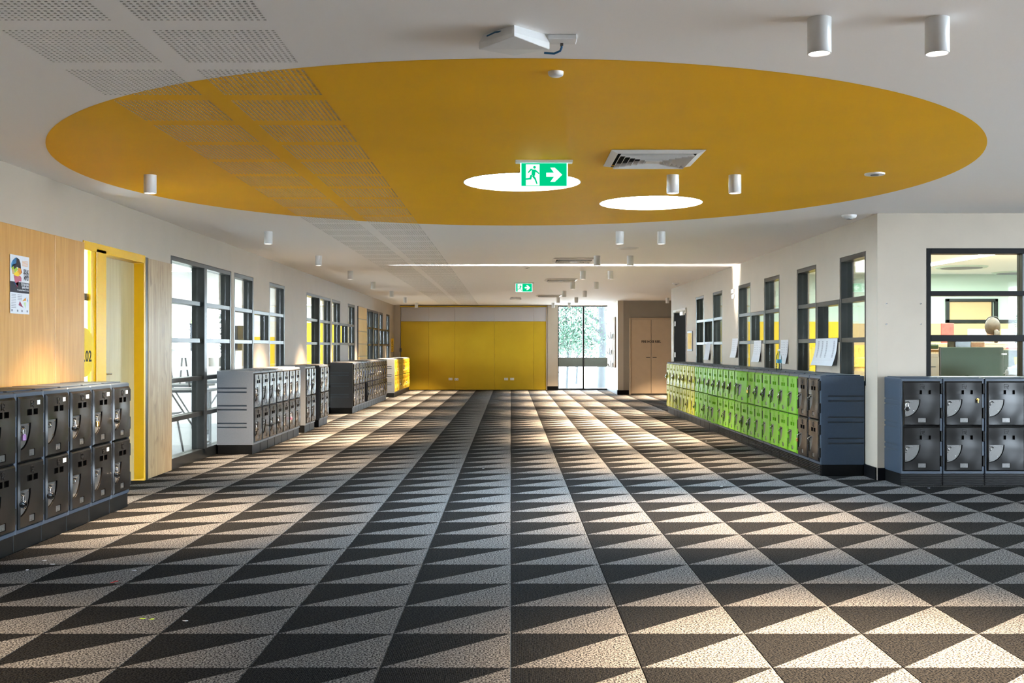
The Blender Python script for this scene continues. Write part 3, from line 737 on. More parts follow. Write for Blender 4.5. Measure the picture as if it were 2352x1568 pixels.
# ------------------------------------------------------------------ downlights
def downlight_proto():
    t = empty('downlight', (0,0,0))
    q = MB(); n = 28; R = .0445
    prof = [(R,0),(R,-.132),(R-.004,-.134),(R-.006,-.128)]
    vs = [(r_*math.cos(2*PI*k/n), r_*math.sin(2*PI*k/n), z) for r_, z in prof for k in range(n)]
    q.add(vs, [(j*n+k, j*n+(k+1)%n, (j+1)*n+(k+1)%n, (j+1)*n+k) for j in range(3) for k in range(n)], 0, True)
    q.build('housing', 'whitebody', t)
    q = MB(); q.cyl((0,0,-.127),(0,0,-.129), R-.005, n=28); q.build('lens', 'lampglow', t)
    return t
DP = downlight_proto(); TR = tree_of(None); first = True
ys_ = [4.01, 7.63, 11.35, 14.32, 17.15, 20.0, 23.1, 26.1, 29.2]
spots = [(1.165, y, 'inner', k) for k, y in enumerate(ys_)]+[(1.61, y, 'outer', k) for k, y in enumerate(ys_)]+[(-2.59, y, 'left', k) for k, y in enumerate(ys_) if k > 0]+[(3.88, 26.3, 'side', 0)]
spots += [(1.165, .3, 'behind', 0), (1.61, .3, 'behind', 1), (-2.59, 3.9, 'behind', 2), (5.3, 4.0, 'behind', 3), (5.3, 7.4, 'behind', 4), (4.9, .8, 'behind', 5)]
SPW = {}
for x, y, ln, k in spots:
    if ln != 'behind' or k in (0, 1, 2, 3, 4, 5):
        o = DP if first else copy_tree(DP, TR); first = False
        o.location = (x, y, H)
        lab = {'inner': 'white cylinder downlight of the inner right-hand line, '+ORD[k]+' from the viewer', 'outer': 'white cylinder downlight of the outer right-hand line, '+ORD[k]+' from the viewer',
               'left': 'white cylinder downlight in the line by the left wall, '+ORD[k-1]+' from the viewer', 'side': 'lone white cylinder downlight in front of the fire hose doors',
               'behind': 'white cylinder downlight outside the picture, '+['right of the viewer','far right of the viewer','left of the first left lockers','in the open area by the right edge','before the office lockers to the right','behind the viewer on the right'][k if ln == 'behind' else 0]}[ln]
        tag(o, lab, 'ceiling light', 'white cylinder downlights' if ln != 'behind' else 'downlights outside the picture')
    e = {0: 95, 1: 120}.get(k, 120)
    if ln == 'inner': e = 95 if k == 0 else 60
    if ln == 'outer': e = 230 if k == 0 else 120
    if ln == 'left': e = 110
    if ln == 'side': e = 170
    if ln == 'behind': e = [60, 90, 60, 90, 40, 50][k]
    e *= 2.6 if y < 14 else 7.5
    if ln == 'left' and k == 1: e *= 1.4
    lamp('downlight_beam', 'SPOT', (x, y, H-.14), e, WARM, spot_size=math.radians(78), spot_blend=1.0, shadow_soft_size=.04)

# ------------------------------------------------------------------ ceiling diffusers
def diffuser_proto():
    t = empty('air_diffuser', (0,0,0)); s = .295
    def ring(q, a, b, za, zb, m=0, th=.003):
        o = [(-a,-a),(a,-a),(a,a),(-a,a)]; i = [(-b,-b),(b,-b),(b,b),(-b,b)]
        vs = [(u,v,za) for u,v in o]+[(u,v,zb) for u,v in i]+[(u,v,za+th) for u,v in o]+[(u,v,zb+th) for u,v in i]
        q.add(vs, [(k,(k+1)%4,(k+1)%4+4,k+4) for k in range(4)]+[(k+8,(k+1)%4+8,(k+1)%4+12,k+12) for k in range(4)]+[(k,(k+1)%4,(k+1)%4+8,k+8) for k in range(4)]+[(k+4,(k+1)%4+4,(k+1)%4+12,k+12) for k in range(4)], m)
    q = MB(); ring(q, s, s-.045, -.008, -.022); q.build('frame', 'grille', t)
    q = MB(); q.box(-s+.02, s-.02, -s+.02, s-.02, -.0035, -.001); q.build('backing', 'darkvoid', t)
    for k in range(6):
        a = s-.058-.036*k; q = MB(); ring(q, a, a-.022, -.036, -.006); q.build('blade', 'grille', t)
    q = MB(); q.box(-.045,.045,-.045,.045,-.034,-.030); q.build('centre_plate', 'grille', t)
    return t
DF = diffuser_proto(); TR = tree_of(None)
for k, (x, y) in enumerate(((.925, 6.93), (.885, 14.95), (.915, 19.3), (.90, 25.1))):
    o = DF if k == 0 else copy_tree(DF, TR); o.location = (x, y, H)
    tag(o, ['square white louvred air diffuser set in the yellow circle','square air diffuser in the white ceiling, nearest beyond the yellow circle','square air diffuser in the ceiling, second beyond the yellow circle','square air diffuser in the ceiling, farthest of four'][k], 'air vent', 'square air diffusers')
v = empty('round_vent', (1.46, 13.2, H), label='round white ceiling vent between two downlights beyond the yellow circle', cat='air vent')
q = MB(); q.cyl((0,0,0),(0,0,-.008),.135,.125,32); q.build('rim','white',v)
for r_ in (.10,.075,.05): 
    q = MB(); q.cyl((0,0,-.006),(0,0,-.016-.004*(.1-r_)*10), r_+.012, r_, 24); q.build('cone','grille',v)
# detectors
def puck(name, x, y, r, label, cat, dome=True, mk='white'):
    t = empty(name, (x, y, H), label=label, cat=cat)
    q = MB(); q.cyl((0,0,0),(0,0,-.012), r, r*.96, 28); q.build('base', mk, t)
    if dome:
        q = MB(); n = 20
        g_ = min(1, r/.07); pr = [(r*.96,-.012),(r*.9,-.012-.010*g_),(r*.72,-.012-.018*g_),(r*.4,-.012-.021*g_),(0.001,-.012-.022*g_)]
        vs = [(a*math.cos(2*PI*k/n), a*math.sin(2*PI*k/n), z) for a, z in pr for k in range(n)]
        q.add(vs, [(j*n+k, j*n+(k+1)%n, (j+1)*n+(k+1)%n, (j+1)*n+k) for j in range(4) for k in range(n)], 0, True); q.build('cover', mk, t)
    q = MB(); q.cyl((0,0,-.013),(0,0,(-.038*min(1,r/.07)-.002) if dome else -.016), r*.42, r*.36, 16); q.build('sensor', 'plate', t)
    return t
puck('smoke_detector', .203, 4.78, .036, 'small white round detector at the near edge of the yellow circle', 'detector')
puck('emergency_light', 2.59, 7.56, .072, 'flat round emergency light at the right edge of the yellow circle', 'detector', False)
puck('smoke_detector', 3.17, 9.95, .07, 'round white detector on the ceiling above the right wall corner', 'detector')
puck('smoke_detector', 3.16, 20.3, .07, 'round white detector on ceiling above the far right wall windows', 'detector')
puck('smoke_detector', .25, 16.4, .05, 'tiny white detector on the ceiling before the far exit sign', 'detector', False)
puck('smoke_detector', .12, 22.6, .07, 'tiny flat disc detector just behind the far exit sign', 'detector', False)
# ------------------------------------------------------------------ exit signs
def exit_sign(x, y, label):
    t = empty('exit_sign', (x, y, H), label=label, cat='exit sign', )
    q = MB(); q.bbox(-.19, .19, -.035, .035, -.018, 0, .003); q.build('mounting', 'white', t)
    q = MB(); q.box(-.158, .158, -.004, .004, -.178, -.018); q.build('panel', 'exitedge', t)
    q = MB(); q.box(-.150, .150, -.0065, -.0042, -.170, -.020); q.build('green_face', 'exitgreen', t)
    q = MB(); yy = -.0068
    q.box(-.120, -.030, yy-.001, yy, -.166, -.028); q.build('doorway_symbol', 'exitwhite', t)
    def P(l): return [(-.150+u*.3/100, -.020-v*.15/50) for u, v in l]
    q = MB(); q.prism(P([(55,21),(72,21),(64,10),(74,10),(90,25.5),(74,41),(64,41),(72,30),(55,30)]), yy, yy-.0015, XZ); q.build('arrow_symbol', 'exitwhite', t)
    q = MB()
    q.prism([(-.150+.3*(29+3.2*math.cos(a))/100, -.020-.15*(9+3.2*math.sin(a))/50) for a in [2*PI*i/12 for i in range(12)]], yy-.001, yy-.0025, XZ)
    for l in ([(23,14),(32,14),(30,28),(22,27)], [(31,14),(40,22),(39,24.5),(30,18)], [(24,14),(16,22),(14,20),(20,12.5),(26,12.5)],
              [(27,26),(32,33),(36,46),(33,46),(29,36),(23,29)], [(24,26),(22,36),(6,37),(6,34),(18,32),(20,26)]):
        q.prism(P(l), yy-.001, yy-.0025, XZ)
    q.build('running_figure', 'exitgreen', t)
    return t
exit_sign((1249.5-VX)/F*7.04, 7.04, 'green exit sign with running figure, hanging in front of the skylight')
exit_sign((1203.5-VX)/F*20.2, 20.2, 'green exit sign with running figure, smaller, far down the ceiling')
# ------------------------------------------------------------------ wireless access point
def access_point(x, y, label, s=.099):
    t = empty('wireless_access_point', (x, y, H), PI/4, label=label, cat='access point')
    q = MB()
    def ring(a, z): return [(-a,-a,z),(a,-a,z),(a,a,z),(-a,a,z)]
    ls = [ring(s*.86, 0), ring(s*.90, -.008), ring(s*1.0, -.034), [(-s,-s,-.046),(s,-s,-.057),(s,s,-.046),(-s,s,-.057)], [(-s*.98,-s*.98,-.048),(s*.98,-s*.98,-.060),(s*.98,s*.98,-.047),(-s*.98,s*.98,-.060)]]
    vs = [p for r_ in ls for p in r_]
    q.add(vs, [(j*4+k, j*4+(k+1)%4, (j+1)*4+(k+1)%4, (j+1)*4+k) for j in range(4) for k in range(4)])
    vv = ls[-1]; q.add([vv[0], vv[1], vv[2], vv[3], (s*.9, s*.9, -.046)], [(0,1,3),(1,2,3)])
    q.build('cover', 'white', t)
    q = MB(); q.tube([(-s*.93,s*.60,-.014),(-s*.97,s*.1,-.010),(-s*.75,-s*.6,-.012)], .003, 6); q.build('cable_loop', 'blue', t)
    return t
access_point((1181-VX)/F*4.21, 4.21, 'white angular wireless access point above the near edge of the circle')
access_point(.12, 26.0, 'dark-looking small access point on the far ceiling near the yellow wall')
sk = empty('data_socket', (.50*0+(1290-VX)/F*4.28, 4.24, H), label='white surface data socket with blue cable beside the access point', cat='socket')
q = MB(); q.bbox(-.058,.058,-.035,.045,-.020,0,.003); q.build('socket_box','white',sk)
q = MB(); q.tube([(0,.03,-.021),(0,.03,-.035),(-.006,.035,-.048),(-.03,.045,-.056),(-.07,.05,-.052)], .0045, 8); q.build('cable','blue',sk)
q = MB(); q.bbox(-.006,.006,.022,.038,-.030,-.020,.001); q.build('plug','plate',sk)

# ------------------------------------------------------------------ poster
ps = empty('poster', (-L+.017, yL(39.5), 1.72), label='tall colourful paper poster with faceted head on the left plywood panel', cat='poster')
ya, yb = yL(17), yL(61); yc = yL(39.5); zt = HC+(VY-583)/(VX-17)*L; zb_p = HC+(VY-719)/(VX-17)*L
hw = (yb-ya)/2; h1, h0 = zt-1.72, zb_p-1.72
def PP_(u, v): return (-hw+2*hw*u, h1+(h0-h1)*v)
q = MB(); q.prism([PP_(0,0),PP_(1,0),PP_(1,1),PP_(0,1)], 0, .0012, YZ); q.build('sheet','paper',ps)
q = MB(); q.prism([PP_(0,.455),PP_(1,.455),PP_(1,.64),PP_(0,.64)], .0012, .0018, YZ); q.build('navy_band','navy',ps)
facets = [('c_blue',[(.08,.2),(.12,.1),(.25,.05),(.32,.04),(.3,.14),(.1,.22)]),('c_dark',[(.32,.04),(.45,.06),(.53,.13),(.55,.22),(.42,.21),(.3,.14)]),
 ('c_sky',[(.05,.15),(.12,.1),(.1,.22),(.05,.22)]),('c_lime',[(.05,.22),(.15,.17),(.2,.25),(.1,.26)]),('c_dark',[(.2,.25),(.15,.17),(.3,.14),(.42,.21),(.33,.2)]),('c_lime',[(.2,.25),(.33,.2),(.38,.24),(.22,.31)]),
 ('c_orange',[(.38,.24),(.42,.21),(.55,.22),(.58,.3),(.5,.33),(.42,.3)]),('c_yellow',[(.18,.32),(.38,.26),(.5,.33),(.4,.36),(.2,.35)]),('c_plum',[(.55,.22),(.62,.28),(.58,.3)]),
 ('c_tan',[(.07,.25),(.2,.25),(.18,.33),(.12,.33)]),('c_pink',[(.18,.35),(.4,.36),(.5,.34),(.58,.38),(.57,.44),(.44,.44),(.40,.53),(.25,.48)]),('c_blue',[(.2,.46),(.28,.48),(.32,.52),(.24,.50)]),('c_plum',[(.28,.48),(.42,.45),(.40,.53),(.34,.55)])]
for mk, pts in facets:
    q = MB(); q.prism([PP_(*p) for p in pts], .002, .0026, YZ); q.build('printed_facet', mk, ps)
for mk, pts in (('c_plum',[(.50,.78),(.43,.85),(.68,.89)]),('c_orange',[(.8,.71),(.62,.78),(.84,.76)]),('c_sky',[(.85,.7),(.94,.76),(.92,.79)]),('c_lgreen',[(.7,.80),(.82,.79),(.80,.9)])):
    q = MB(); q.prism([PP_(*p) for p in pts], .0012, .0018, YZ); q.build('printed_triangle', mk, ps)
wd = 2*hw; RT = (PI/2, 0, PI/2)
for s_, v in (('SPEAK',.26),('YOUR',.315),('MIND',.37)):
    u_, v_ = PP_(.97, v+.008); text('lettering', s_, .046, 'blackink', (.0014, u_, v_), RT, ps, .0004, alignx='RIGHT', sx=.62)
u_, v_ = PP_(.97, .487); text('lettering', '2016 Plain English', .026, 'paper', (.002, u_, v_), RT, ps, .0005, alignx='RIGHT', sx=.62)
u_, v_ = PP_(.97, .535); text('lettering', 'Speaking Award', .026, 'paper', (.002, u_, v_), RT, ps, .0005, alignx='RIGHT', sx=.62)
u_, v_ = PP_(.97, .59); text('lettering', 'Public speaking for students 15 to 18 years', .014, 'paper', (.002, u_, v_), RT, ps, .0001, alignx='RIGHT', sx=.72)
q = MB()
for k in range(5):
    a = PP_(.62, .08+.02*k); b = PP_(.93, .085+.02*k); q.prism([(a[0],a[1]),(b[0],a[1]),(b[0],a[1]-.003),(a[0],a[1]-.003)], .0012, .0016, YZ)
q.build('small_print', 'c_orange', ps)
q = MB()
for cu, n_ in ((.06, 9), (.38, 4)):
    for k in range(n_):
        a = PP_(cu, .67+.028*k); b = PP_(cu+.24, 0); q.prism([(a[0],a[1]),(b[0],a[1]),(b[0],a[1]-.003),(a[0],a[1]-.003)], .0012, .0016, YZ)
for u in (.06,.35,.58,.86):
    a = PP_(u,.93); q.prism([(a[0],a[1]),(a[0]+.02,a[1]),(a[0]+.02,a[1]-.014),(a[0],a[1]-.014)], .0012, .0016, YZ)
q.build('small_print', 'ink', ps)

# ------------------------------------------------------------------ far wall sockets, switch
for k, (px, py) in enumerate(((1035, 870), (1048.7, 870.6), (1162.6, 870), (1176.2, 870))):
    t = empty('power_socket', (xf(px), FY-.052, HC+(VY-py)/F*FY), label='white power socket low on the yellow wall, '+['leftmost of four','second from left','third from left','rightmost of four'][k], cat='socket', group='sockets on the yellow wall')
    q = MB(); q.bbox(-.056,.056,-.012,0,-.036,.036,.003); q.build('face_plate','white',t)
    q = MB(); q.box(-.03,-.02,-.0135,-.012,-.01,.01); q.box(.02,.03,-.0135,-.012,-.01,.01); q.build('pin_slots','ink',t)
q = MB(); q.bbox(xf(920)-.02, xf(920)+.035, FY-.10, FY-.055, HC+(VY-808)/F*FY, HC+(VY-799)/F*FY, .004)
tag(q.build('control_switch','plate'), 'small grey control box at the left edge of the yellow wall', 'switch')
# yellow vertical sign at the end of the left wall
sg = empty('yellow_sign', (-L, 30.2, 1.28), label='narrow vertical yellow sign with black marks at the far end of left wall', cat='sign')
q = MB(); q.bbox(.0,.05,-.10,.10,-.17,.21,.002); q.build('sign_board','yellowpaint',sg)
for k in range(6):
    q = MB(); q.box(.012+.006*(k%2), .036, -.1015, -.1002, -.13+.05*k, -.10+.05*k); q.build('black_mark','blackink',sg)
# ------------------------------------------------------------------ fire hose cupboard
FH = 27.8
def xh(px): return (px-VX)/F*FH
fh = empty('fire_hose_cupboard', (0, FH, 0), label='beige double-door fire hose reel cupboard in the wall right of the window', cat='cupboard')
zt_ = HC+(VY-730)/F*FH
q = MB(); q.bbox(xh(1445), xh(1449), -.04, -.001, 0, zt_, .002); q.bbox(xh(1541.5), xh(1545.5), -.04, -.001, 0, zt_, .002); q.bbox(xh(1449), xh(1541.5), -.04, -.001, zt_-.04, zt_, .002); q.build('frame','beigedoor',fh)
for a, b in ((1449.4, 1495), (1495.8, 1541.2)):
    q = MB(); q.bbox(xh(a), xh(b), -.03, -.002, .03, zt_-.045, .003); d = q.build('door','beigedoor',fh)
    xx = xh(1488) if a < 1490 else xh(1503)
    q = MB(); q.bbox(xx-.052, xx+.052, -.055, -.045, .962, .985, .003); q.cyl((xx-.04,-.045,.973),(xx-.04,-.03,.973),.006,n=8); q.cyl((xx+.04,-.045,.973),(xx+.04,-.03,.973),.006,n=8); q.build('handle','plate',d)
    for z in (.3, 1.0, 1.7):
        xx = xh(1450) if a < 1490 else xh(1540.6); q = MB(); q.cyl((xx,-.034,z-.04),(xx,-.034,z+.04),.006,n=8); q.build('hinge','beigedoor',d)
text('lettering', 'FIRE HOSE REEL', .085, 'blackink', (xh(1495.3), -.0315, HC+(VY-784.5)/F*FH), (PI/2,0,0), fh, .003, sx=.86)
# noticeboard and brochure rack on the alcove wall
nb = empty('notice_board', (2.80, 29.0, 0), label='narrow edge-on noticeboard with papers on the side wall right of the far window', cat='board')
q = MB(); q.bbox(-.03, -.001, -.75, .95, .70, 2.05, .004); q.build('board','cork',nb)
for k, (y, z, h, w2) in enumerate(((-.5,1.75,.30,.2),(-.1,1.80,.25,.22),(.35,1.72,.3,.24),(.7,1.5,.2,.2),(-.55,1.3,.28,.2),(.1,1.32,.3,.2),(.5,.95,.3,.2),(-.3,.92,.25,.2))):
    q = MB(); q.bbox(-.034, -.031, y-w2/2, y+w2/2, z-h/2, z+h/2, .0005); q.build('pinned_sheet', 'paper' if k % 3 else 'c_sky', nb)
for k, (z, y) in enumerate(((1.52, -.15), (1.08, .1), (.74, -.2))):
    t = empty('leaflet_holder', (2.762, 29.0+y, z), label='wire leaflet holder with leaflets on the noticeboard, '+['top','middle','lowest'][k]+' of three', cat='leaflet holder', group='leaflet holders')
    q = MB()
    for s_ in (-.1, 0, .1): q.tube([(0,s_,.08),(-.02,s_,-.05),(-.09,s_,-.03),(-.13,s_,.06)], .004, 5)
    q.tube([(-.13,-.1,.06),(-.13,.1,.06)], .004, 5); q.tube([(-.05,-.1,-.045),(-.05,.1,-.045)], .004, 5); q.build('wire_frame','framemetal',t)
    q = MB(); q.bbox(-.07,-.05,-.085,.085,-.03,.14,.001); q.build('leaflets','paper',t)
# ------------------------------------------------------------------ right wall items
def yR(px): return L*F/(px-VX)
def zR(px, py): return HC+(VY-py)/(px-VX)*L
q = MB(); a, b = yR(1687.3), yR(1681.5); q.bbox(L-.022, L, a, b, zR(1684, 673.5), zR(1684, 664), .003)
tag(q.build('wall_sensor','white'), 'upper small white wall controller between the right window groups', 'controller')
q = MB(); q.bbox(L-.016, L, a+.01, b-.01, zR(1684, 686), zR(1684, 676), .003)
tag(q.build('wall_controller','white'), 'lower small white wall controller between the right window groups', 'controller')
pf = empty('framed_notice', (L, yR(1585.5), zR(1585.5, 783)), label='small frame with yellowish notice beside the dark doorway on right wall', cat='frame')
q = MB(); q.bbox(-.012, 0, -.26, .26, -.19, .19, .003); q.build('frame','plate',pf)
q = MB(); q.box(-.0135, -.0122, -.22, .22, -.15, .15); q.build('sheet','signyellow',pf)
def notice(px0, px1, py0, py1, label, lines=0, group=None, curl=.02):
    ya, yb = yR(px1), yR(px0); yc = (ya+yb)/2; pxc = VX+L*F/yc
    zt, zb = zR(pxc, py0), zR(pxc, py1)
    t = empty('paper_notice', (L-(.010 if lines > 10 else .002), yc, zt), label=label, cat='paper', group=group)
    h = zt-zb; hw = (yb-ya)/2; q = MB(); n = 6; vs = []
    for i in range(n+1):
        z = -h*i/n; d = -curl*(i/n)**2*2
        for y in (-hw, hw): vs.append((d, y, z))
    for i in range(n+1):
        z = -h*i/n; d = -curl*(i/n)**2*2+.0008
        for y in (-hw, hw): vs.append((d, y, z))
    m2 = 2*(n+1)
    q.add(vs, [(2*i,2*i+1,2*i+3,2*i+2) for i in range(n)]+[(m2+2*i,m2+2*i+1,m2+2*i+3,m2+2*i+2) for i in range(n)])
    q.build('sheet','paper',t)
    if lines:
        q = MB()
        for i in range(lines):
            z = -h*(.10+.62*i/lines); d = -curl*((-z)/h)**2*2-.0012
            for c in (-.8, -.15, .25, .62):
                y0 = hw*c; q.box(d-.0004, d, y0, y0+hw*.13, z-h*.018, z)
        q.build('printed_rows','ink',t)
    return t
NG = 'sheets of paper taped on the right wall'
notice(1621, 1632, 787, 826, 'curled sheet of paper under the farthest right window group', group=NG)
notice(1682, 1695, 777, 821, 'sheet of paper on right wall, just left of the middle window group', group=NG, lines=6)
notice(1732, 1749, 782, 831, 'sheet of paper on right wall under the middle window group', group=NG, lines=6)
notice(1794, 1811, 780, 835, 'sheet of paper on right wall behind the water bottle', group=NG, lines=6)
notice(1876, 1926, 777, 839, 'large grey printed timetable sheets under the nearest right window group', lines=16, group=NG, curl=.03)
notice(1874, 1923, 781, 836, 'second timetable sheet hanging behind the large printed one', group=NG, curl=.003)
q = None
bt = empty('water_bottle', (3.10, yR(1789)*3.10/L, Z1_+.008), label='clear plastic water bottle with blue label standing on the right lockers', cat='bottle')
pr = [(.0,.0),(.030,.0),(.033,.006),(.033,.05),(.029,.06),(.033,.07),(.033,.14),(.030,.165),(.014,.205),(.012,.225)]
def lathe(name, pr, mk, parent, n=20, loc=None):
    q = MB(); vs = [(a*math.cos(2*PI*k/n), a*math.sin(2*PI*k/n), z) for a, z in pr for k in range(n)]
    q.add(vs, [(j*n+k, j*n+(k+1)%n, (j+1)*n+(k+1)%n, (j+1)*n+k) for j in range(len(pr)-1) for k in range(n)], 0, True)
    return q.build(name, mk, parent, loc)
lathe('shell', [(max(a,.0005),z) for a,z in pr], 'bottle', bt); lathe('wrapper', [(.0335,.085),(.0338,.125)], 'bluelabel', bt); lathe('cap', [(.0005,.243),(.014,.243),(.014,.222),(.0125,.221)], 'white', bt)
# dark doorway with an open door on the right wall
d2 = empty('door_2', (0,0,0), kind='structure')
q = MB(); q.bbox(L-.01, L+.15, 20.452, 20.49, 0, 1.99, .002); q.bbox(L-.01, L+.15, 22.04, 22.078, 0, 1.99, .002); q.bbox(L-.02, L+.15, 20.49, 22.04, 1.95, 1.998, .002); q.build('door_frame','wallw',d2)
q = MB(); q.bbox(L+.003, L+1.1, 21.98, 22.02, .01, 1.94, .003); q.build('door_leaf','black',d2)  # black leaf spans the opening, its colour standing in for the dark interior
q = MB(); q.bbox(L-.05, L-.011, 20.6, 20.95, 1.86, 1.93, .004); q.tube([(L-.03,20.8,1.94),(L-.10,21.1,1.95),(L-.02,21.5,1.95)], .008, 6); q.build('door_closer','grille',d2)
for z in (.3, 1.08, 1.72):
    q = MB(); q.bbox(L+.005, L+.02, 21.95, 22.03, z-.05, z+.05, .003); q.build('hinge','white',d2)
# screws left by a removed sign on the frontal wall
for k, (px, py) in enumerate(((2036,697),(2115,697),(2036,744),(2115,744))):
    t = empty('wall_fixing', (xf(px, 9.805), 9.805, HC+(VY-py)/F*9.805), label=['upper left','upper right','lower left','lower right'][k]+' of four small wall screws left of the office window', cat='screw', group='four wall screws')
    q = MB(); q.cyl((0,0,0),(0,-.008,0),.0075,.006,10); q.build('plug','white',t)
    q = MB(); q.cyl((0,-.008,0),(0,-.016,0),.0035,n=8); q.build('screw_head','framemetal',t)
# floor scraps
sc = [(103,1287,'paper'),(120,1296,'paper'),(62,1309,'paper'),(308,1310,'paper'),(258,1338,'redpaper'),(267,1335,'redpaper'),(327,1421,'limepaper'),(349,1422,'limepaper'),(425,1426,'paper'),(1110,1076,'paper'),(1715,1016,'paper'),(1657,1117,'paper'),(1622,1013,'paper'),(2134,1121,'paper')]
WH = ['by the front left lockers','second by the front left lockers','nearest the left edge of the picture','beside the red ones','larger red one left of centre','smaller red one left of centre','lime, larger','lime, smaller','on a dark tile left of centre','far down the middle of the floor','beside the long right locker row','in front of the long right row','farther out beside the right row','before the office window lockers']
for (px, py, mk), wh in zip(sc, WH):
    y = HC*F/(py-VY); x = (px-VX)/F*y
    a = random.uniform(0, 3); q = MB()
    pts = [(math.cos(a+t)*r_*.014, math.sin(a+t)*r_*.010) for t, r_ in ((0,1),(1.2,.5),(2.6,1.1),(3.6,.6),(5,.8))]
    q.prism(pts, 0, .0015, XY); o = q.build('paper_scrap', mk); o.location = (x, y, .001)
    tag(o, {'paper':'tiny white','redpaper':'tiny','limepaper':'tiny'}[mk]+' paper scrap on the carpet, '+wh, 'litter', 'scraps on the carpet')

# ------------------------------------------------------------------ rooms behind the left wall
def room(name, x0, x1, y0, y1, mw, mf, outer=None, skip=()):
    r_ = MB(); r_.box(x0, x1, y0, y1, -.12, -.004); o = r_.build('floor_'+name, mf); o['kind'] = 'structure'
    if 'c' not in skip:
        r_ = MB(); r_.box(x0, x1, y0, y1, H+.005, H+.12); o = r_.build('ceiling_'+name, 'wallw'); o['kind'] = 'structure'
room('classroom', -9.6, -3.60, 10.0, 17.3, 'wallw', 'lino'); room('studio', -9.6, -3.60, 17.45, 30.8, 'wallw', 'lino')
wall('wall_classroom_outer', 'x', -9.75, -9.6, 10.0, 30.9, [(10.6, 16.8, .5, 2.2), (18.4, 24.0, .9, 2.2), (25.0, 30.0, .9, 2.2)], m='wallw')
wall('wall_classroom_near', 'y', 9.86, 10.0, -9.6, -3.54, [], m='wallw')
wall('wall_classroom_divider', 'y', 17.3, 17.45, -9.6, -3.54, [], m='wallw')
wall('wall_classroom_far', 'y', 30.8, 30.95, -9.6, -3.54, [], m='wallw')
def pan(name, x0, x1, y0, y1, z0, z1, mk, label=None, cat=None, **k):
    q = MB(); q.bbox(x0, x1, y0, y1, z0, z1, .003); o = q.build(name, mk)
    return tag(o, label, cat) if label else o
pan('yellow_wall_panel', -8.0, -3.6, 30.74, 30.798, .01, 1.95, 'yellowwall', 'tall yellow wall lining seen through the far left windows', 'panel')
pan('yellow_board', -4.35, -3.6, 17.24, 17.298, .3, 1.40, 'yellowwall', 'yellow board seen through the window at the first left locker row', 'panel')
pan('whiteboard', -6.3, -4.9, 17.24, 17.298, .9, 1.98, 'white', 'whiteboard on classroom wall seen through the glass sliding door', 'whiteboard')
o = empty('green_banner', (-5.5, 17.20, 1.45), label='pale green banner reading Conference behind the glass sliding door', cat='banner')
q = MB(); q.bbox(-.42,.42,-.012,0,-.14,.22,.003); q.build('cloth','c_lgreen',o)
text('lettering', 'Conference', .12, 'paper', (.05,-.013,.0), (PI/2,0,0), o, .001)
# reveal behind the first door
pan('corridor_lining', -4.6, -3.56, 9.815, 9.84, 0, 2.4, 'wallw', None) ['kind'] = 'structure'
pan('corridor_backing', -4.65, -4.62, 7.9, 9.84, 0, 2.4, 'wallw', None)['kind'] = 'structure'
lamp('store_room_fill_light', 'AREA', (-4.1, 8.6, 2.38), 25, (1,1,1), shape='RECTANGLE', size=.6, size_y=.8)  # added area light that brightens the space behind the first door
# folding tables and stacked chairs
def table(x, y, rz, label, h=.72, l=1.1, d=.7):
    t = empty('folding_table', (x, y, 0), rz, label=label, cat='table', group='classroom tables')
    q = MB(); q.bbox(-l/2, l/2, -d/2, d/2, h-.03, h, .004); q.build('table_top','tabletop',t)
    for s_ in (-1, 1):
        for sy in (-1, 1):
            q = MB(); q.tube([(s_*l*.42, sy*d*.42, 0), (s_*l*.42, sy*d*.42, h-.03)], .016, 8); q.build('leg','plate',t)
        q = MB(); q.tube([(s_*l*.42,-d*.42,.06),(s_*l*.42,d*.42,.06)], .012, 6); q.build('crossbar','plate',t)
    q = MB(); q.tube([(-l*.4,0,.08),(-l*.05,0,h-.04)], .012, 6); q.build('brace','plate',t)
    q = MB(); q.tube([(l*.4,0,.08),(l*.05,0,h-.04)], .012, 6); q.build('brace','plate',t)
    return t
def chair(x, y, z, rz, label, tilt=0):
    t = empty('classroom_chair', (x, y, z), rz, label=label, cat='chair', group='grey classroom chairs')
    q = MB(); vs = []; n = 8
    prof = [(-.21,.46),(-.19,.475),(-.05,.455),(.10,.45),(.19,.47),(.215,.52),(.225,.62),(.24,.74),(.25,.80),(.245,.83)]
    wdt = [.17,.20,.21,.20,.18,.15,.17,.21,.20,.15]
    for (yy_, zz), w2 in zip(prof, wdt):
        for i in range(n+1):
            u = -1+2*i/n; vs.append((u*w2, yy_-.03*u*u*(1 if zz > .55 else 0), zz+.02*u*u*(1 if zz < .5 else 0)))
    m2 = len(vs); vs += [(a, b+.008, c-.008) for a, b, c in vs]
    fs = [(j*(n+1)+i, j*(n+1)+i+1, (j+1)*(n+1)+i+1, (j+1)*(n+1)+i) for j in range(len(prof)-1) for i in range(n)]
    q.add(vs, fs+[tuple(k+m2 for k in f) for f in fs], 0, True); q.build('shell','greyplastic',t)
    for s_ in (-1, 1):
        q = MB(); q.tube([(s_*.19,-.22,.0),(s_*.15,-.14,.45)], .012, 6); q.build('leg','plate',t)
        q = MB(); q.tube([(s_*.19,.24,.0),(s_*.15,.12,.45)], .012, 6); q.build('leg','plate',t)
    return t
table(-4.2, 12.95, .05, 'nearest grey folding table behind the glass sliding door'); table(-4.75, 14.75, 0, 'grey folding table farther back behind the sliding door'); table(-4.35, 16.35, 0, 'grey folding table behind the first square left windows')
chair(-4.05, 12.9, .735, 2.2, 'grey plastic chair standing on the nearest table behind the glass'); chair(-4.52, 14.7, .735, -.6, 'grey chair on the middle table behind the glass door')
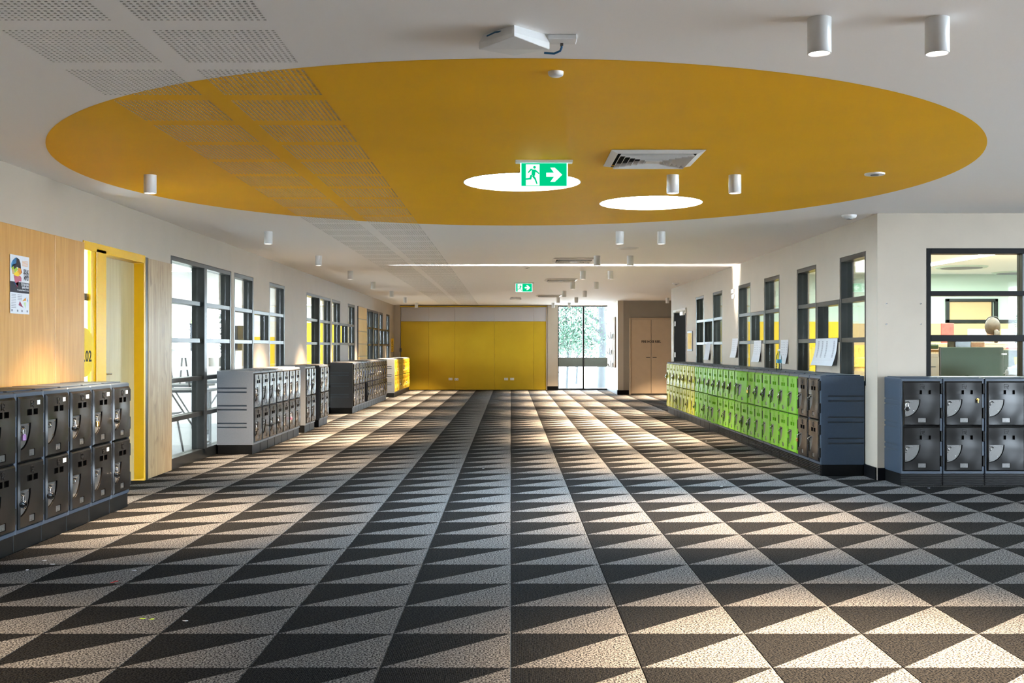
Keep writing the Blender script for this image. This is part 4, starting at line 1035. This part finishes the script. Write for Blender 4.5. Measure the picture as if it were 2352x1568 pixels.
chair(-4.02, 12.1, 0, 2.8, 'grey plastic chair on the floor just inside the sliding door')
chair(-4.12, 16.3, .735, .5, 'grey chair standing on the table behind the square left windows'); chair(-4.98, 14.75, .735, 1.4, 'left grey chair on the middle table in the classroom')
# ------------------------------------------------------------------ office
room('office', 3.60, 10.0, 9.95, 17.9, 'wallgreen', 'carpetoffice', skip=('c',)); room('meeting', 3.60, 7.0, 18.05, 22.2, 'wallw', 'carpetoffice', skip=('c',))
wall('wall_office_back', 'y', 17.9, 18.05, 3.534, 10.0, [], m='wallgreen')
wall('wall_office_side', 'x', 10.0, 10.15, 9.805, 18.05, [], m='wallgreen')
wall('wall_meeting_side', 'x', 7.0, 7.15, 18.05, 22.2, [], m='wallw')
OB = 17.9
def xo(px): return (px-VX)/F*OB
def zo(py): return HC+(VY-py)/F*OB
pan('yellow_office_panel', 3.56, 5.6, OB-.05, OB-.002, .02, 1.66, 'yellowwall', 'yellow lower wall panel seen through the right-hand windows', 'panel')
pan('yellow_meeting_panel', 3.56, 6.0, 22.13, 22.2, .02, 1.75, 'yellowwall', 'yellow wall panel seen through the farthest right windows', 'panel')
pan('office_dado', 5.75, 9.9, OB-.03, OB-.002, .02, zo(743), 'orangeblind', 'peach lower wall lining behind the office worker', 'panel')
for k, (px0, px1, py0, py1) in enumerate(((1832,1848,802,840),(1862,1875,797,838),(1950,1978,792,842),(1900,1922,710,770),(1962,1985,700,748))):
    sc_ = .72; yy_ = 13.2+.3*k
    x_ = (( (px0+px1)/2)-VX)/F*yy_; w2 = (px1-px0)/F*yy_
    if k >= 3: continue
    pan('orange_poster', (px0-VX)/F*OB, (px1-VX)/F*OB+.1, OB-.062, OB-.052, zo(py1), zo(py0), 'signyellow', ['orange text poster seen through the nearest right window group, leftmost','orange text poster seen through the nearest right windows, middle','orange text poster seen through the nearest right windows, rightmost'][k], 'poster')
# interior window with blind
iw = empty('window_9', (0, OB, 0), kind='structure')
a, b, c, d = xo(2171), xo(2289), zo(741), zo(686)
q = MB(); q.bbox(a,b,-.06,-.002,d-.05,d,.003); q.bbox(a,b,-.06,-.002,c,c+.05,.003); q.bbox(a,a+.05,-.06,-.002,c,d,.003); q.bbox(b-.05,b,-.06,-.002,c,d,.003); q.bbox(b-.10,b-.085,-.05,-.002,c,d,.002); q.bbox(b,9.8,-.06,-.002,c,c+.05,.003); q.build('window_frame','framemetal',iw)
q = MB(); q.bbox(a+.05,b-.1,-.03,-.02,c+.05,d-.05,.001); q.build('blind','orangeblind',iw)
# linear ceiling light in office
ll = empty('linear_light', (0,0,0), label='long white linear light on the office ceiling', cat='ceiling light')
ya_, yb_ = 3034/(VY-607), 3034/(VY-577); p0 = ((2134-VX)/F*ya_, ya_); p1 = ((2302-VX)/F*yb_, yb_)
dx, dy = p1[0]-p0[0], p1[1]-p0[1]; ln_ = math.hypot(dx, dy); nx_, ny_ = -dy/ln_*.06, dx/ln_*.06; ex = (p0[0]-dx*.6, p0[1]-dy*.6)
q = MB(); q.prism([(ex[0]-nx_,ex[1]-ny_),(p1[0]-nx_,p1[1]-ny_),(p1[0]+nx_,p1[1]+ny_),(ex[0]+nx_,ex[1]+ny_)], H-.02, H-.001, XY); q.build('diffuser','tube',ll)
for k, (px, py, w2) in enumerate(((2208, 612.5, .55), (2330, 628-3, .5))):
    yy_ = 3034/(VY-py); t = empty('ceiling_vent', ((px-VX)/F*yy_, yy_, H), label=['round vent in the office ceiling seen through window, left','vent in the office ceiling seen through window, right'][k], cat='air vent')
    q = MB(); q.cyl((0,0,0),(0,0,-.02),w2*.7,w2*.66,24); q.build('rim','wallgreen',t); q = MB(); q.cyl((0,0,-.02),(0,0,-.024),w2*.55,n=24); q.build('grille','ink',t)
# desk screens, drawers, desk
def at(px, py, Y): return ((px-VX)/F*Y, Y, HC+(VY-py)/F*Y)
a = at(2161, 797, 10.9)[0]; b = at(2308, 797, 10.9)[0]; c = at(2380, 797, 10.9)[0]
z1 = at(0, 797, 10.9)[2]
s1 = empty('desk_screen', (a, 10.9, 0), label='large grey-green fabric desk screen behind the office window', cat='screen', group='desk screens')
q = MB(); q.bbox(0, b-a-.01, 0, .04, .25, z1, .006); q.build('fabric','screen',s1)
q = MB(); q.bbox(-.006, 0, -.002, .042, .25, z1+.003, .001); q.build('edge_strip','plate',s1)
for x_ in (.1, b-a-.1):
    q = MB(); q.cyl((x_,.02,0),(x_,.02,.25),.02,n=10); q.build('leg','plate',s1)
s2 = empty('desk_screen', (b, 10.9, 0), label='second grey-green desk screen with yellow notes, at picture right edge', cat='screen', group='desk screens')
q = MB(); q.bbox(.012, 1.0, .050, .090, .25, z1-.03, .006); q.build('fabric','screen',s2)
q = MB(); q.cyl((.5,.062,0),(.5,.062,.25),.02,n=10); q.build('leg','plate',s2)
q = MB(); q.bbox(-.04,.01,-.03,.0,at(0,815,10.9)[2],at(0,811,10.9)[2],.004); q.build('clip','white',s2)
for k, (px, py) in enumerate(((2340, 828), (2348, 832))):
    p = at(px, py, 10.88); q = MB(); q.bbox(-.02,.02,-.004,0,-.037,.037,.0005); o = q.build('sticky_note','stickynote'); o.location = (p[0], 10.936-.003*k, p[2]); o.rotation_euler = (0, -.15+.4*k, 0)
    tag(o, ['lime yellow sticky note on the right desk screen','second lime yellow note tucked behind the first'][k], 'note')
dk = empty('office_desk', (a-.1, 11.0, 0), label='orange-topped office desk behind the grey-green screens', cat='desk')
zd = at(0, 791, 11.8)[2]-.05
q = MB(); q.bbox(-.3, 3.0, 0, .9, zd-.03, zd, .004); q.build('desk_top','orangewood',dk)
for x_ in (-.25, 1.3, 2.9):
    q = MB(); q.bbox(x_, x_+.04, .1, .8, 0, zd-.03, .003); q.build('leg_panel','laminate',dk)
dr = empty('drawer_unit', (at(2133,0,10.6)[0]-.32, 10.55, 0), label='beech drawer unit at the left of the office window', cat='drawers')
zt2 = at(0, 812, 10.55)[2]
q = MB(); q.bbox(0, .41, .02, .5, 0, zt2, .004); q.build('carcass','laminate',dr)
for k in range(3):
    q = MB(); z_ = zt2-.02-.33*(k+1); q.bbox(.005, .405, 0, .02, z_, z_+.32, .004); d_ = q.build('drawer','laminate',dr)
    q = MB(); q.tube([(.30,0,z_+.22),(.30,-.02,z_+.22),(.36,-.02,z_+.22),(.36,0,z_+.22)], .004, 6); q.build('handle','plate',d_)
pp = MB(); pp.bbox(-.12,.12,-.15,.15,0,.006,.001); o = pp.build('paper_stack','paper'); o.location = (dr.location.x+.22, 10.8, zt2+.001); tag(o, 'loose papers lying on the beech drawer unit', 'paper')
# desk-top objects
dz = zd
for k, (px, w2, h2, mk, nm, lab, cat) in enumerate(((2203,.09,.10,'dial','desk_phone','black desk phone on the office desk behind the screen','phone'),
        (2232,.10,.08,'cork','storage_basket','small mottled basket of items on the office desk','basket'),(2275,.13,.05,'paper','paper_tray','white paper tray on the office desk','tray'),
        (2320,.15,.03,'pink','folder_stack','pink and white folders on the office desk','folder'),(2138,.05,.05,'leaf','green_item','small green item at the left end of the office desk','stationery'))):
    p = at(px, 790, 11.4+.1*k); q = MB(); q.bbox(-w2,w2,-.1,.1,0,h2,.01)
    if nm == 'desk_phone': q.bbox(-.09,.09,-.02,.03,h2,h2+.03,.012); q.bbox(-.03,.03,-.101,-.1,.04,.08,.0005)
    if nm == 'paper_tray': q.bbox(-w2,w2,-.1,.1,.06,.064,.001)
    o = q.build(nm, mk); o.location = (p[0], p[1], dz+.001); tag(o, lab, cat)
p = at(2176, 0, 12.4); q = MB(); hh = 46/F*12.4
q.bbox(-.075,.075,-.01,.01,0,hh,.004); o = q.build('red_card','red'); zz_ = at(0, 788, 12.4)[2]; o.location = (p[0], 12.4, zz_); tag(o, 'red patterned square card standing on a cabinet in the office', 'card')
q = MB(); q.bbox(-.9,2.6,-.2,.15,0,zz_,.004); o = q.build('low_cabinet','laminate'); o.location = (p[0]+.7, 12.45, 0); tag(o, 'long beech cabinet behind the office desk', 'cabinet')
# computer monitors
for k, (px, py, w2) in enumerate(((2255, 760, .2), (2323, 748, .14))):
    Y_ = 14.0; p = at(px, py, Y_); t = empty('monitor', (p[0], Y_, p[2]-.36), .2, label=['pale flat monitor left of the office worker','pale flat monitor beside the small tinsel tree'][k], cat='monitor')
    q = MB(); q.bbox(-w2,w2,-.02,.02,.08,.36,.006); q.build('screen','whiteboard',t); q = MB(); q.bbox(-.03,.03,.0,.03,0,.2,.004); q.bbox(-.12,.12,-.1,.1,-.01,0,.003); q.build('stand','plate',t)
    t.location.z = at(0, 757, 14.0)[2]-.35
q = MB(); q.bbox(-.6,.9,-.2,.4,0,at(0,757,14.0)[2]-.361,.004); o = q.build('work_surface','laminate'); o.location = (p[0]-.2, Y_, 0); tag(o, 'beech workstation under the two office monitors', 'desk')
# tinsel tree
p = at(2343, 768, 12.4); tt = empty('tinsel_tree', (p[0], 12.45, zz_+.001), label='small dark green tabletop tinsel tree at the right of the office window', cat='tree')
q = MB(); q.cyl((0,0,0),(0,0,.05),.04,.03,12); q.cyl((0,0,.05),(0,0,.36),.006,n=6); q.build('stand','bark',tt)
q = MB()
for k in range(420):
    z = random.uniform(.06,.34); r_ = .105*(1-(z-.05)/.31)+.006; a_ = random.uniform(0, 2*PI); rr_ = r_*math.sqrt(random.random())
    c0 = Vector((math.cos(a_)*rr_, math.sin(a_)*rr_, z)); u = Vector((math.cos(a_), math.sin(a_), -.4))*.028; s_ = Vector((-math.sin(a_), math.cos(a_), random.uniform(-.5,.5)))*.005
    q.add([c0-s_, c0+s_, c0+u], [(0,1,2)])
q.build('needles','plant',tt)['kind'] = 'stuff'
q = MB(); q.tube([(-.10+.02*i, -.05-.02*math.sin(i), .14-.012*i) for i in range(11)], .008, 6); q.build('blue_ribbon','c_sky',tt)
# office worker seen from behind
def skin_body(name, joints, edges, rad, mk, parent, sub=2):
    me = bpy.data.meshes.new(name); me.from_pydata(joints, edges, []); o = link(name, me, parent)
    md = o.modifiers.new('skin', 'SKIN'); sv = me.skin_vertices[0].data
    for i, r_ in enumerate(rad): sv[i].radius = r_ if isinstance(r_, tuple) else (r_, r_); sv[i].use_root = (i == 0)
    sb = o.modifiers.new('sub', 'SUBSURF'); sb.levels = sub; sb.render_levels = sub
    dg = bpy.context.evaluated_depsgraph_get(); m2 = bpy.data.meshes.new_from_object(o.evaluated_get(dg)); o.modifiers.clear(); o.data = m2
    m2.materials.clear(); m2.materials.append(M[mk]); m2.polygons.foreach_set('use_smooth', [True]*len(m2.polygons)); return o
PYY = 13.0; pp0 = at(2279, 751, PYY)
pr_ = empty('person', (pp0[0], PYY, 0), label='seated office worker from behind, brown ponytail, blue top', cat='person')
hz = pp0[2]-.01      # head centre
J = [(0,0,hz-.82),(0,0,hz-.62),(0,-.01,hz-.38),(0,0,hz-.22),(0,0,hz-.14),(0,.01,hz-.03),(0,.01,hz+.05),
     (-.17,0,hz-.25),(-.22,.10,hz-.50),(-.17,.33,hz-.56),(.17,0,hz-.25),(.22,.10,hz-.50),(.17,.33,hz-.56),
     (-.10,.05,hz-.84),(-.12,.42,hz-.84),(-.12,.40,hz-1.25),(.10,.05,hz-.84),(.12,.42,hz-.84),(.12,.40,hz-1.25),(-.16,.42,hz-.56),(.16,.42,hz-.56)]
E = [(0,1),(1,2),(2,3),(3,4),(4,5),(5,6),(3,7),(7,8),(8,9),(9,19),(3,10),(10,11),(11,12),(12,20),(0,13),(13,14),(14,15),(0,16),(16,17),(17,18)]
Rr = [(.16,.12),(.13,.10),(.15,.10),(.10,.08),.05,(.072,.085),(.066,.08),.06,.045,.035,.06,.045,.035,.09,.07,.05,.09,.07,.05,.03,.03]
skin_body('body', J, E, Rr, 'skin', pr_)
top = skin_body('blue_top', [(0,0,hz-.80),(0,0,hz-.6),(0,-.01,hz-.38),(0,0,hz-.22),(-.17,0,hz-.25),(-.22,.10,hz-.50),(.17,0,hz-.25),(.22,.10,hz-.50)], [(0,1),(1,2),(2,3),(3,4),(4,5),(3,6),(6,7)], [(.175,.135),(.145,.115),(.165,.115),(.115,.095),.075,.058,.075,.058], 'navycloth', pr_)
q = MB(); bm = bmesh.new(); bmesh.ops.create_uvsphere(bm, u_segments=20, v_segments=14, radius=1)
for v in bm.verts: v.co = Vector((v.co.x*.088, v.co.y*.100-.008, v.co.z*.115+hz+.015))
bmesh.ops.delete(bm, geom=[v for v in bm.verts if v.co.y > .055 and v.co.z < hz+.06], context='VERTS'); q.bm(bm, 0, True)
q.tube([(0,-.095,hz-.04),(0,-.13,hz-.06),(-.01,-.135,hz-.13),(-.012,-.12,hz-.21)], [.026,.034,.030,.012], 10); q.build('hair','hair',pr_)
q = MB(); q.tube([(-.022,-.115,hz-.045),(0,-.128,hz-.028),(.022,-.115,hz-.045),(0,-.105,hz-.07),(-.022,-.115,hz-.045)], .006, 6); q.build('hair_tie','pink',pr_)
q = MB(); q.tube([(.088,-.0,hz+.09),(.05,-.02,hz+.13),(0,-.03,hz+.14),(-.05,-.02,hz+.13),(-.08,0,hz+.09)], .007, 6); q.build('headband','dial',pr_)
# chair under worker
oc = empty('office_chair', (pp0[0], PYY, 0), label='black office chair under the seated worker', cat='chair')
zs = hz-.93
q = MB(); q.bbox(-.24,.24,-.22,.26,zs-.07,zs,.03); q.build('seat','dial',oc)
q = MB(); q.bbox(-.20,.20,-.27,-.22,zs+.12,zs+.45,.03); q.bbox(-.03,.03,-.26,-.20,zs-.05,zs+.15,.01); q.build('backrest','dial',oc)
q = MB(); q.cyl((0,0,.08),(0,0,zs-.07),.03,n=12); q.build('column','plate',oc)
for k in range(5):
    a_ = 2*PI*k/5; q = MB(); q.tube([(0,0,.10),(math.cos(a_)*.30,math.sin(a_)*.30,.07)], .02, 6); q.cyl((math.cos(a_)*.30-.02,math.sin(a_)*.30,.03),(math.cos(a_)*.30+.02,math.sin(a_)*.30,.03),.03,n=12); q.build('foot','dial',oc)
# white tissue heap behind the window corner
q = MB(); bm = bmesh.new(); bmesh.ops.create_icosphere(bm, subdivisions=4, radius=1)
for v in bm.verts:
    n_ = math.sin(v.co.x*14+v.co.y*9)*math.cos(v.co.z*13+v.co.x*7)*.16+math.sin(v.co.z*23)*.05
    v.co = v.co*(1+n_); v.co = Vector((v.co.x*.17, v.co.y*.10, v.co.z*.085))
q.bm(bm, 0, True); o = q.build('fabric_heap','cloth'); p = at(2352, 862, 10.25); o.location = (p[0], 10.25, p[2]+.02); tag(o, 'heap of ruffled white fabric inside the office window corner', 'fabric')
q = MB(); q.bbox(-.3,.5,-.14,.14,0,p[2]-.085,.004); o = q.build('window_shelf','laminate'); o.location = (p[0], 10.25, 0); tag(o, 'low beech shelf under the heap of white fabric', 'shelf')

# ------------------------------------------------------------------ outdoors
q = MB(); q.box(-40, 40, 31.2, 90, -.30, -.2); q.box(-40, -9.8, -20, 31.2, -.30, -.2); o = q.build('outdoor_ground','ground'); o['kind'] = 'structure'
q = MB(); q.box(9.2, 40, -20, 31.2, -.30, -.2); o = q.build('outdoor_paving','ground'); o['kind'] = 'structure'
def gum(x, y, h, label, seed, spread, cl, trunk, mk='leaf', zc=(.6, 4.2)):
    random.seed(seed)
    t = empty('gum_tree', (x, y, -.2), label=label, cat='tree', group='trees outside the far window')
    q = MB(); q.tube([(0,0,0),(.05,0,h*.3),(-.05,.1,h*.6),(.1,.1,h)], [trunk,trunk*.8,trunk*.6,trunk*.3], 10)
    ends = []
    for k in range(9):
        a_ = random.uniform(0,2*PI); z_ = random.uniform(.25,.8)*h; e = (math.cos(a_)*spread*.8, math.sin(a_)*spread*.6, z_+random.uniform(.1,.9))
        q.tube([(0,.05,z_),(e[0]*.5,e[1]*.5,z_+.3),e], [trunk*.35,trunk*.25,trunk*.08], 6); ends.append(e)
    q.build('trunk','bark',t)
    q = MB()
    for c_ in range(cl):
        cx_, cy_, cz_ = random.uniform(-spread,spread), random.uniform(-spread*.7,spread*.7), random.uniform(*zc)
        for k in range(85):
            p_ = Vector((random.gauss(cx_,.20), random.gauss(cy_,.2), random.gauss(cz_,.16)))
            u = Vector((random.uniform(-1,1), random.uniform(-1,1), random.uniform(-1.4,.2))).normalized()*random.uniform(.05,.10); s_ = u.cross(Vector((random.random(),random.random(),random.random()))).normalized()*.026
            q.add([p_-s_, p_+s_, p_+u+s_*.4, p_+u-s_*.4], [(0,1,2,3)])
    q.build('foliage', mk, t)['kind'] = 'stuff'
gum(1.9, 36.0, 5, 'leafy green gum tree outside the left pane of the far window', 3, .85, 75, .05, zc=(1.3, 3.6))
gum(3.25, 38.0, 6, 'pale-trunked gum tree outside the right pane of the far window', 5, 1.2, 30, .17, 'leaf', (1.6, 4.4))
gum(2.6, 42.0, 4, 'reddish dry shrub low outside the far window', 8, 1.5, 34, .05, 'leafred', (.8, 2.4))
GLINT.scale = (.22, 1, 1)
